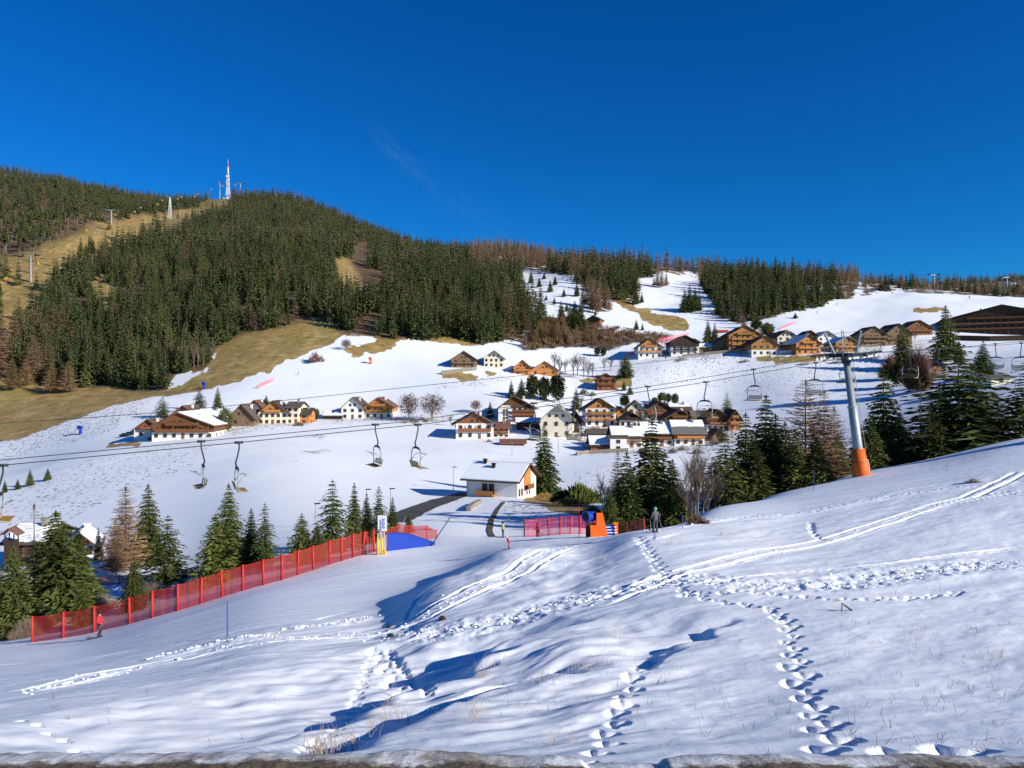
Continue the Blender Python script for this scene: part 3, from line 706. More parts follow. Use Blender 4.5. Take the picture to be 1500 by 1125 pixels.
# --- trees that stand alone or in small groups, each told apart
TL = [
 # beyond the red fence, left
 ('spruce', 82, 0, 748, 'tallest broad spruce at the left edge in front of the log chalet', 80, 1.75),
 ('spruce', 112, 0, 772, 'slimmer spruce pressed against the right side of the broad left spruce', 86, 1.4),
 ('spruce', 20, 0, 800, 'ragged dark spruce at the far left behind the end of the red fence', 76, 1.3),
 ('spruceY', 122, 0, 848, 'small yellow green spruce just behind the lower end of the red fence', 72, 1.2),
 ('spruceY', -6, 0, 822, 'olive spruce cut by the left edge of the picture', 90, 1.2),
 ('barelarch', 50, 0, 738, 'thin leafless grey larch in front of the log chalet', 88, 1.2),
 ('larch', 184, 0, 712, 'brown leafless larch left of the dark narrow spruce behind the fence', 108, 1.15),
 ('larch', 170, 0, 760, 'shorter brown larch at the foot of the taller brown larch', 105, 1.1),
 ('spruce', 217, 0, 709, 'dark dense narrow spruce beside the brown larch behind the fence', 112, 1.15),
 ('open', 246, 0, 754, 'open branched spruce standing right of the dark narrow spruce', 92, .95),
 ('spruce', 196, 0, 815, 'short spruce close behind the middle of the red fence', 76, 1.2),
 ('spruce', 144, 822, 772, 'small dark spruce in the blue shade right of the log chalet', None, .9),
 ('spruceY', 316, 0, 752, 'bushy light green spruce in the clump behind the red fence', 82, 1.25),
 ('spruce', 335, 0, 708, 'tallest spruce behind the bushy light green spruce at the fence', 92, 1.0),
 ('spruce', 368, 0, 744, 'middle sized spruce between the tall and the slim spruce at the fence', 88, .95),
 ('open', 388, 0, 736, 'slim airy spruce at the right end of the fence clump', 86, .75),
 ('spruceY', 442, 0, 752, 'low light spruce between the two spruce clumps above the fence', 80, 1.1),
 ('open', 487, 0, 702, 'tall open spruce leading the row beside the banner', 86, .85),
 ('spruce', 465, 0, 765, 'bushy young spruce at the foot of the tall open spruce', 80, 1.3),
 ('spruce', 519, 0, 707, 'narrow spruce second in the row beside the banner', 90, .85),
 ('spruce', 537, 0, 722, 'short slim spruce third in the row beside the banner', 92, .8),
 ('open', 555, 0, 712, 'spruce right behind the banner with a thin top', 92, .8),
 ('spruce', 575, 0, 728, 'last spruce of the row, right of the banner', 95, .9),
 ('spruce', 599, 0, 750, 'tiny spruce at the bend of the road behind the blue mat', 100, 1.1),
 # small ones on the left field
 ('spruce', 7, 722, 703, 'small spruce at the left picture edge on the snowfield', None, 1.3),
 ('spruce', 26, 717, 701, 'smallest of the young spruces on the left snowfield', None, 1.2),
 ('spruce', 44, 712, 687, 'young spruce in the middle of the left snowfield row', None, 1.3),
 ('spruce', 70, 704, 685, 'young spruce highest in the left snowfield row', None, 1.4),
 # round the left hamlet
 ('open', 238, 612, 580, 'dark spruce behind the left gable of the large timber chalet', None, 1.3),
 ('open', 292, 602, 566, 'thin spruce left of its twin behind the hamlet roofs', None, 1.2),
 ('spruce', 319, 603, 567, 'dense spruce right of its twin behind the hamlet roofs', None, 1.3),
 ('thuja', 330, 632, 598, 'round dark green clipped tree between chalet and barn', None, .62),
 ('spruce', 390, 600, 578, 'spruce tip showing above the roofs of the big farmhouse', None, 1.2),
 ('pine', 463, 616, 598, 'round evergreen bush beyond the end of the farmhouse', None, .9),
 ('spruce', 456, 616, 596, 'narrow dark conifer beside the evergreen bush at the farmhouse end', None, .8),
 ('leafy', 599, 616, 576, 'left of two brown leaved trees beside the lane', None, .85),
 ('leafy', 633, 617, 576, 'right and wider of two brown leaved trees beside the lane', None, 1.05),
 ('leafy', 697, 604, 586, 'brown leaved tree above the balcony house roof', None, 1.),
 ('spruce', 718, 612, 588, 'spruce left of the hotel wall', None, 1.3),
 # village
 ('spruce', 749, 584, 556, 'pointed spruce left of the dark pine group above the hotel', None, 1.2),
 ('spruce', 764, 584, 553, 'second pointed spruce above the hotel roof', None, 1.3),
 ('pine', 780, 586, 549, 'stone pine at the left of the dark group above the hotel', None, .85),
 ('pine', 797, 588, 551, 'stone pine in the middle of the dark group above the hotel', None, .8),
 ('pine', 816, 590, 548, 'largest stone pine at the right of the dark group above the hotel', None, .9),
 ('spruce', 844, 602, 568, 'slim spruce between the cream house and the pine group', None, 1.3),
 ('spruce', 917, 553, 514, 'tall pointed spruce above the brown hillside cabin', None, 1.5),
 ('spruce', 914, 572, 556, 'small spruce right of the brown hillside cabin', None, 1.3),
 ('spruce', 923, 578, 564, 'bushy small spruce below the hillside cabin', None, 1.6),
 ('pine', 915, 597, 578, 'stone pine between the balcony chalet and the small cream house', None, 1.2),
 ('pine', 959, 594, 582, 'lowest left stone pine of the round group behind the village roofs', None, 1.4),
 ('pine', 970, 592, 574, 'tallest stone pine of the round group behind the village roofs', None, 1.2),
 ('pine', 979, 591, 576, 'third stone pine of the round group behind the village roofs', None, 1.),
 ('pine', 989, 593, 576, 'rightmost stone pine of the round group behind the village roofs', None, 1.),
 ('open', 1065, 616, 576, 'lone thin spruce behind the easternmost orange house of the lower village', None, 1.0),
 ('pine', 875, 521, 508, 'left of two round dark bushes below the brush slope', None, 1.1),
 ('pine', 884, 521, 509, 'right of two round dark bushes below the brush slope', None, 1.1),
 ('spruce', 797, 724, 621, 'big dark spruce on the knoll beside the white front house', None, 1.25),
 # centre pair and right hand clump
 ('spruce', 955, 0, 614, 'tall broad spruce in the middle right of the snow gun', 112, 1.35),
 ('spruce', 918, 0, 662, 'shorter spruce on the left of the tall middle spruce', 104, 1.3),
 ('spruce', 985, 0, 672, 'spruce on the right side of the tall middle spruce', 106, 1.2),
 ('spruce', 893, 0, 716, 'low spruce at the left foot of the middle spruces', 102, 1.4),
 ('larch', 905, 0, 660, 'thin brown larch left of the tall middle spruce', 110, .8),
 ('open', 1062, 0, 622, 'open spruce at the left end of the right hand wood', 112, 1.0),
 ('spruce', 1092, 0, 604, 'dark spruce next to the open one at the wood end', 122, 1.2),
 ('spruce', 1122, 0, 578, 'tallest dark spruce of the wood left of the lift tower', 124, 1.3),
 ('spruce', 1150, 0, 618, 'dark spruce below the ski chair left of the brown larch', 120, 1.3),
 ('larch', 1180, 0, 556, 'large brown larch below a ski chair left of the lift tower', 122, 1.15),
 ('larch', 1207, 0, 572, 'smaller brown larch between the large larch and the lift tower', 120, 1.0),
 ('spruce', 1228, 0, 634, 'low dark spruce directly left of the orange tower foot', 122, 1.4),
 ('spruce', 1274, 0, 606, 'dark spruce directly right of the lift tower', 126, 1.3),
 ('spruce', 1294, 0, 540, 'tall pointed spruce right of the lift tower', 134, 1.3),
 ('spruce', 1318, 0, 604, 'lower spruce at the right of the tall pointed one', 130, 1.2),
 ('open', 1404, 0, 502, 'huge spreading spruce hung with chairs at the right', 132, 1.65),
 ('open', 1376, 0, 560, 'dark spruce on the left flank of the huge spreading spruce', 130, 1.35),
 ('open', 1442, 0, 580, 'dark spruce on the right flank of the huge spreading spruce', 132, 1.2),
 ('open', 1502, 0, 528, 'dark spruce cut by the right picture edge', 125, 1.3),
 ('barelarch', 1348, 0, 560, 'thin leafless larch with a bare stem near the lift tower', 128, 1.3),
 ('spruce', 1106, 0, 640, 'dark spruce filling the gap at the left of the wood', 116, 1.5),
 ('spruce', 1136, 0, 606, 'dark spruce behind the tallest spruce of the wood left of the tower', 128, 1.4),
 ('spruce', 1166, 0, 632, 'low dark spruce under the large brown larch', 116, 1.5),
 ('spruce', 1196, 0, 640, 'low dark spruce under the smaller brown larch', 116, 1.5),
 ('larch', 1222, 0, 596, 'reddish larch close to the left of the tower mast', 126, 1.1),
 ('spruce', 1258, 0, 622, 'dark spruce hidden behind the tower mast', 130, 1.5),
 ('open', 1422, 0, 532, 'second crown of the huge spreading spruce', 136, 1.7),
 ('open', 1362, 0, 598, 'low dark spruce between the bare larch and the spreading spruce', 126, 1.6),
 # upper village
 ('spruce', 1385, 528, 447, 'tall spruce in front of the dark hotel', None, 1.35),
 ('spruce', 1405, 532, 500, 'shorter spruce at the foot of the tall one before the hotel', None, 1.5),
 ('spruce', 1440, 548, 499, 'spruce alone on the snow below the dark hotel', None, 1.45),
 ('spruce', 1322, 541, 476, 'dark broad spruce below the gabled chalets at the right', None, 1.6),
 ('pine', 1314, 566, 531, 'round dark pine right of the tower wheels', None, 1.1),
 ('pine', 1330, 563, 527, 'round dark pine under the reddish bare tree', None, .9),
 ('spruce', 1037, 505, 469, 'left spruce of the pair behind the weathered barn', None, 1.2),
 ('spruce', 1047, 505, 473, 'right spruce of the pair behind the weathered barn', None, 1.2),
 ('pine', 1124, 494, 473, 'round stone pine above the orange barn', None, 1.5),
 ('larch', 1090, 480, 462, 'brown larch above the large timber hotel', None, 1.5),
 ('pine', 1108, 484, 468, 'dark pine right above the large timber hotel', None, 1.8),
 ('spruce', 1165, 467, 458, 'tiny spruce alone on the upper piste', None, 2.),
]
for k, u, vb, vt, lab, Y, wd in TL: tree(k, u, vb, vt, lab, Y, wide=wd*(1.22 if Y else 1.1))
# scattered young spruces on the snow between the woods, told apart by nothing
YS = 'young spruce scattered on the snow between the woods'
for u, vb, h in [(835,482,36),(850,484,40),(822,470,30),(842,470,30),(806,430,20),(790,424,18),(778,418,22),(797,415,16),(813,423,20),(826,436,14),(845,436,22),(768,432,12),(812,447,12),(830,455,12),(772,446,10),(852,456,12),(785,436,10),(800,440,9),(940,445,16),(932,446,20),(872,461,8),(932,482,14),(941,483,10)]:
    tree('spruce', u, vb, vb-h, YS, wide=1.5, group='young spruces scattered between the woods')
for u, vb, h in [(866,452,48),(872,453,46),(879,454,47),(886,454,42),(860,450,44),(854,449,40),(892,456,36),(868,456,40),(876,458,38)]:
    tree('larch', u, vb, vb-h, 'pale tan larch in the stand above the grey hillside barn', wide=.8, group='pale larch stand above the hillside barn')
for u, vb, h in [(963,425,28),(969,426,30),(976,424,26),(958,424,18)]:
    tree('larch', u, vb, vb-h, 'brown larch on the rib between the two upper pistes', wide=1.1, group='larches between the two upper pistes')
for u, vb, h in [(1003,458,34),(1010,458,40),(1018,457,36),(1024,456,28)]:
    tree('spruce', u, vb, vb-h, 'dark spruce in the small clump left of the right hand wood', wide=1.3, group='small spruce clump beside the upper piste')
for u, vb, h in [(792,500,34),(800,503,30),(810,500,40),(818,505,28),(786,506,26),(826,500,34),(776,503,30),(845,505,30),(858,500,26),(870,505,24),(880,500,28),(768,508,24),(835,508,24),(893,503,22)]:
    tree('larch', u, vb, vb-h, 'brown larch among the brushwood on the middle slope', wide=1.2, group='larches among the brushwood', ymin=380)
for u, vb, h in [(2,556,96),(18,572,46),(50,560,70),(76,576,44),(22,520,60),(70,545,46),(38,566,40),(100,575,46)]:
    tree('larch', u, vb, vb-h, 'brown leafless larch on the dry meadow at the left wood edge', wide=1.3, group='larches on the left dry meadow')
for u, vb, h in [(812,548,34),(820,552,32),(840,552,38),(855,553,36),(862,556,30),(846,550,30),(885,545,24),(895,543,22),(828,549,26),(868,552,24),(910,542,18)]:
    tree('bare', u, vb, vb-h, 'leafless tree on the slope above the village', wide=.9, group='leafless trees above the village')
for u, vb, h in [(852,598,20),(866,588,14),(905,630,14),(938,628,16),(1012,642,18),(1050,642,22),(730,642,14),(850,654,16),(660,624,18),(480,612,12),(562,611,10),(447,614,14),(352,622,14),(302,636,14),(928,658,18),(1034,650,20),(888,628,18),(876,634,14),(946,600,14),(1072,640,18),(1128,524,12),(1212,520,14),(1256,518,16),(1290,512,14),(1340,500,14),(1040,520,12),(975,528,12),(1160,524,10)]:
    tree('bare', u, vb, vb-h, 'small leafless garden tree between the village houses', wide=.9, group='leafless garden trees of the village')
for u, Y, vt in [(1005,104,668),(1018,108,648),(1030,106,664),(1042,112,660),(1052,110,676),(1012,100,700),(1036,102,696),(1048,104,690),(886,106,688),(898,108,696)]:
    tree('bare', u, 0, vt, 'leafless dark tree in the gap between the middle spruces and the right wood', Y, wide=.7, group='leafless trees in the gap')
tree('bare', 1022, 0, 640, 'leafless tree with a straight black stem in the gap by the red net', 100, wide=.5)
for u, vb, h in [(265,541,46),(272,543,40),(284,541,44),(290,538,36),(298,536,32),(306,530,26),(258,545,34),(312,520,24)]:
    tree('bare', u, vb, vb-h, 'leafless aspen at the edge of the spruce wood above the meadow', wide=.5, group='leafless aspens at the wood edge')
for u, vb, h in [(268,468,22),(276,468,26),(284,468,24),(292,470,20)]:
    tree('bare', u, vb, vb-h, 'pale leafless tree among the spruces of the left hillside', wide=.9, group='pale leafless trees among the spruces', ymin=380)
tree('leafy', 507, 513, 497, 'round bare tree on the snow below the wood', wide=1.1, name='bare_tree')

# --- bushes
def bush(u, vb, w_px, h_px, m, label, seed, Y=None, ymin=118., name='bush', group=None, dens=500, size=.10):
    if Y is None: x, Y = xy(u, vb, ymin)
    else: x = (u-CU)/F*Y
    s = Y/F; W = w_px*s/2; H = h_px*s; r = random.Random(seed); V = []
    for i in range(dens):
        a = r.uniform(0, 6.283); q = math.sqrt(r.random()); f = .75+.35*math.sin(a*3+seed)
        b = Vector((math.cos(a)*q*W*f*.85, math.sin(a)*q*W*f*.6, H*(1-q*q)*r.uniform(0, .75)))
        d = Vector((math.cos(a)*q*.9+r.gauss(0,.4), math.sin(a)*q*.9+r.gauss(0,.4), .9+r.random())).normalized()
        l = H*r.uniform(.2, .45); V += blade(b, d, d.orthogonal().normalized(), l, l*size, -.05)
    V = np.array([tuple(v) for v in V], np.float32)
    me = npmesh(name, V, np.arange(len(V)).reshape(-1, 4), m)
    return tag(link(name, me, None, (x, Y, gz(x, Y)-.05)), label, 'bush', group)
bush(848, 738, 66, 30, M['spruceY'], 'dwarf mountain pine thicket right of the big knoll spruce', 1, dens=1400, size=.16, name='dwarf_pine')
bush(820, 736, 34, 22, M['spruce'], 'dark dwarf pine between the knoll spruce and the lighter thicket', 2, dens=700, size=.16, name='dwarf_pine')
bush(1022, 771, 36, 15, M['brush'], 'low brown juniper bush on the near snow right of the grey skier', 3, Y=57, dens=600, size=.12)
bush(1426, 709, 28, 9, M['brush'], 'flat brown bush on the near snow below the right wood', 4, Y=73, dens=500, size=.12)
bush(1345, 574, 26, 70, M['redbrush'], 'large reddish bare shrub behind the ski chairs at the right', 5, dens=5000, size=.016)
bush(1302, 556, 18, 40, M['redbrush'], 'reddish bare shrub just right of the tower wheels', 6, dens=3000, size=.016)
bush(462, 531, 28, 16, M['redbrush'], 'brown leafless thicket on the snow below the meadow', 7, dens=500, size=.05)
bush(965, 752, 40, 16, M['brush'], 'brown scrub at the foot of the middle spruces', 8, Y=100, dens=500, size=.08)
for i, (u, Y, w, h) in enumerate([(8,76,60,42),(40,73,50,30),(-30,74,60,48),(62,76,40,26),(150,80,50,26),(225,84,60,26),(285,80,60,22)]):
    bush(u, 0, w, h, M['twigs'], 'tangled grey bare shrub behind the red fence', 20+i, Y=Y, name='bare_shrub', group='bare shrubs behind the red fence', dens=2200, size=.011)
for i, (u, vb, w, h) in enumerate([(800,728,60,10),(835,738,70,14),(868,752,44,16),(775,722,30,8)]):
    bush(u, vb+3, w, h, M['grassmat'], 'mat of tall dry grass on the edge of the knoll', 40+i, name='dry_grass_mat', group='dry grass mats on the knoll', dens=1500, size=.07)
for i, (u, vb, w, h, m) in enumerate([(870,632,16,9,'brush'),(884,634,14,8,'twigs'),(852,640,12,8,'brush'),(905,640,14,7,'spruce'),(1000,660,22,9,'brush'),(1022,664,24,9,'brush'),(985,664,16,10,'twigs'),(1046,652,26,12,'twigs'),(1060,648,20,12,'brush'),(940,664,16,9,'brush'),(742,650,14,6,'brush'),(716,648,12,5,'brush'),(438,624,18,8,'brush'),(452,620,16,9,'brush'),(222,645,14,6,'brush'),(306,640,14,9,'brush'),(312,634,12,8,'twigs'),(855,578,16,10,'spruce'),(868,580,12,8,'brush'),(1230,532,26,9,'brush'),(1280,526,24,10,'brush'),(1180,534,20,6,'brush'),(1092,530,18,6,'brush'),(1000,528,20,6,'brush')]):
    bush(u, vb, w, h, M[m], 'small garden shrub between the village houses', 60+i, dens=500, size=.05, name='shrub', group='garden shrubs of the village')
# brush covering the slope in the middle: nobody could count it
def brushwood():
    r = np.random.default_rng(5); V = []
    poly = [(778,498),(800,470),(850,468),(880,478),(930,487),(985,492),(960,503),(930,502),(900,513),(860,508),(800,512),(770,515)]
    n = 0; rr = random.Random(9)
    while n < 800:
        u = rr.uniform(760, 990); v = rr.uniform(466, 516)
        if not inpoly([u], [v], poly)[0]: continue
        x, y = xy(u, v, 380); z = gz(x, y); H = rr.uniform(2.0, 4.5)*(1.6 if u < 830 and rr.random() < .4 else 1)
        for i in range(26):
            a = rr.uniform(0, 6.283); d = Vector((math.cos(a)*.7, math.sin(a)*.7, 1+rr.random())).normalized()
            b = Vector((x+rr.gauss(0, 1.0), y+rr.gauss(0, 1.0), z+rr.uniform(0, .4)*H))
            V += blade(b, d, d.orthogonal().normalized(), H*rr.uniform(.3,.7), H*.05, 0)
        n += 1
    V = np.array([tuple(v) for v in V], np.float32)
    o = link('brushwood', npmesh('brushwood', V, np.arange(len(V)).reshape(-1, 4), M['brush']))
    tag(o, 'brown leafless brushwood covering the slope below the upper piste', 'brushwood', None, 'stuff')
brushwood()

# --- the woods on the mountain
def woods():
    pts = []
    for y0, y1, sp in ((385, 560, 7.2), (560, 800, 8.6), (800, 1100, 10.5), (1100, 1560, 12.5)):
        ys = np.arange(y0, y1, sp); 
        for yy in ys:
            xs = np.arange(-1.02*yy, .92*yy, sp)
            pts.append(np.stack([xs+RNG.uniform(-.45,.45,len(xs))*sp, yy+RNG.uniform(-.45,.45,len(xs))*sp], -1))
    P = np.concatenate(pts); X, Y = P.T; U = CU+F*X/Y; V = vbase(U, Y)
    k = (U > -230) & (U < 1720); X, Y, U, V = X[k], Y[k], U[k], V[k]
    g, s, fo = ground_cover(X, Y, U, V)
    Vn = vbase(U, Y*1.02); keep = np.zeros(len(X), bool)
    for p in FOREST: keep |= inpoly(U, V, p)
    for p in GRASS[:7]: keep &= ~inpoly(U, V, p) | ((RNG.random(len(U)) < .05) & (V < 480))
    keep &= ~inpoly(U, V, [(322,305),(335,278),(345,288),(332,308)])
    gaps = fbm(X/24, Y/40, 3, 301)
    keep &= gaps > np.where(U < 700, -.40, -.5)
    for c in ((355,452,9,22),(372,470,10,10),(528,388,10,30),(548,418,14,24),(583,412,10,12),(560,395,8,10),(115,450,8,16),(205,430,6,14)):
        keep &= ((U-c[0])/c[2])**2+((V-c[1])/c[3])**2 > 1
    keep &= (U < 1262) | (fbm(X/22, Y/22, 2, 44) > .12)
    keep &= Vn < V+2.0
    X, Y, U, V = X[keep], Y[keep], U[keep], V[keep]
    Z = (CV-V)/F*Y+disp(X, Y)
    r = RNG.random(len(X))
    pl = .075+.12*(fbm(X/60, Y/60, 2, 5) > .25)
    def zone(u0, u1, v0, v1, p): 
        m = (U > u0) & (U < u1) & (V > v0) & (V < v1); pl[m] = np.maximum(pl[m], p)
    zone(690, 840, 340, 405, .85); zone(740, 800, 400, 500, .22); zone(800, 900, 370, 400, .45); zone(830, 905, 395, 450, .6)
    zone(735, 800, 462, 510, .6); zone(960, 1050, 340, 412, .7); zone(1150, 1262, 340, 425, .55); zone(1225, 1262, 400, 440, .8)
    zone(1262, 1720, 300, 440, .55); zone(-100, 60, 470, 580, .4); zone(900, 960, 370, 405, .5); zone(520, 560, 330, 420, .12)
    zone(1075, 1130, 375, 412, .35)
    lar = r < pl
    h = RNG.uniform(14, 28, len(X)); h[Y > 900] *= .86; h[lar] *= .92; h[(U > 950)] *= .84; h[(U > 1262)] *= .72
    h *= 1+.25*fbm(X/30, Y/30, 2, 90)
    tall = (U < 140) & (V > 325) & (V < 395)
    return X, Y, Z, U, V, h, lar, tall
WX, WY, WZ, WU, WV, WH, WL, WT = woods()
def merged_tree(seed, kind, lod):
    if kind == 'larch':
        a = conifer_crown(seed, Rr=.17, whorls=(15,10)[lod], nb=(7,5)[lod], twigs=(4,2)[lod], tw=(.011,.022)[lod], tl=.4, pw=.62, droop=-.05, up=.15, gap=.15, z0=.12, vary=.35)
    elif kind == 'tall':
        a = conifer_crown(seed, Rr=.10, whorls=12, nb=6, twigs=2, tw=.035, tl=.5, pw=.6, droop=.4, z0=.5, gap=.1)
    else:
        a = conifer_crown(seed, Rr=.145+.028*(seed % 3), whorls=(17,10)[lod], nb=(8,6)[lod], twigs=(4,2)[lod], tw=(.030,.052)[lod], tl=.42, pw=.85, droop=.45, gap=.08, z0=.05)
    b = trunk_np(.014 if kind != 'tall' else .012, .9, 4)
    V = np.concatenate([a[0], b[0]]); Q = np.concatenate([a[1], b[1]+len(a[0])])
    return V, Q, np.concatenate([np.zeros(len(a[1]), int), np.ones(len(b[1]), int)])
def plant_woods():
    for kind, flag, crown, nm, lab, grp, nind in (
        ('spruce', ~WL, 'spruce', 'spruce_tree', 'dark green spruce in the dense wood on the mountainside', 'spruces of the mountain wood', 180),
        ('larch', WL, 'larch', 'larch_tree', 'brown leafless larch in the mixed wood on the mountainside', 'larches of the mountain wood', 250)):
        idx = np.nonzero(flag)[0]; app = WH[idx]/WY[idx]
        order = idx[np.argsort(-app)]
        vis = order[(WU[order] > -40) & (WU[order] < 1540)]
        ind = vis[:nind]; rest = np.setdiff1d(idx, ind)
        mats = [M[crown], M['greybark'] if kind == 'spruce' else M['bark']]
        protos = []
        for s in range(5):
            V, Q, mi = merged_tree(300+s, kind, 0); protos.append(npmesh(nm, V, Q, mats, mi=mi))
        for n, i in enumerate(ind):
            o = link(nm, protos[n % 5], None, (WX[i], WY[i], WZ[i]-.3), RNG.uniform(0, 6.28), (WH[i]*RNG.uniform(.9,1.2), WH[i]*RNG.uniform(.9,1.2), WH[i]))
            tag(o, lab, 'tree', grp)
        VV = []; QQ = []; MI = []; off = 0
        lods = [[merged_tree(400+s, kind, l) for s in range(4)] for l in (0, 1)]
        tl = [merged_tree(450+s, 'tall', 0) for s in range(3)]
        for n, i in enumerate(rest):
            V, Q, mi = (tl[n % 3] if (WT[i] and kind == 'spruce') else lods[0 if WY[i] < 760 else 1][n % 4])
            a = RNG.uniform(0, 6.28); c, s = math.cos(a)*WH[i]*RNG.uniform(.9,1.2), math.sin(a)*WH[i]
            c, s = math.cos(a)*WH[i], math.sin(a)*WH[i]
            W = np.empty_like(V); W[:,0] = V[:,0]*c-V[:,1]*s+WX[i]; W[:,1] = V[:,0]*s+V[:,1]*c+WY[i]; W[:,2] = V[:,2]*WH[i]+WZ[i]-.3
            VV.append(W); QQ.append(Q+off); MI.append(mi); off += len(V)
        o = link(kind+'_forest', npmesh(kind+'_forest', np.concatenate(VV), np.concatenate(QQ), mats, mi=np.concatenate(MI)))
        tag(o, ('dense dark spruce forest covering the mountainside up to the ridge' if kind == 'spruce' else 'brown bare larches mixed through the ridge forest'), 'forest', None, 'stuff')
        print('WOODS', kind, len(idx), off)
plant_woods()
for u, Y, h in ((1690, 96, 15), (1650, 330, 22), (1700, 360, 24), (1640, 400, 22)):  # unseen spruces, added so their shadow bands fall in from the right
    x = (u-CU)/F*Y; o = thing('spruce_tree', 'unseen spruce added beyond the right picture edge to cast its shadow', 'tree', (x, Y, gz(x, Y)), 1., 'unseen spruces added to cast shadows from the right')
    link('trunk', T_trunk, o, sc=(h,h,h)); link('crown', CR['spruce'][0], o, sc=(h,h,h))
# ------------------------------------------------------------------ houses
_win = {}
def win_mesh(w, h, fm):
    k = (round(w, 2), round(h, 2), fm)
    if k not in _win:
        f = MB(); t = .10
        f.box(-w/2-t, w/2+t, -.07, .02, -h/2-t, -h/2); f.box(-w/2-t, w/2+t, -.07, .02, h/2, h/2+t)
        f.box(-w/2-t, -w/2, -.07, .02, -h/2, h/2); f.box(w/2, w/2+t, -.07, .02, -h/2, h/2)
        if w > .9: f.box(-.03, .03, -.06, .02, -h/2, h/2)
        p = MB().box(-w/2, w/2, -.03, .01, -h/2, h/2)
        _win[k] = (f.mesh('window', M[fm]), p.mesh('pane', M['glass']))
    return _win[k]
def window(par, x, y, z, w=.95, h=1.2, rz=0., fm='frame'):
    a, b = win_mesh(w, h, fm); o = link('window', a, par, (x, y, z), rz); link('pane', b, o); return o

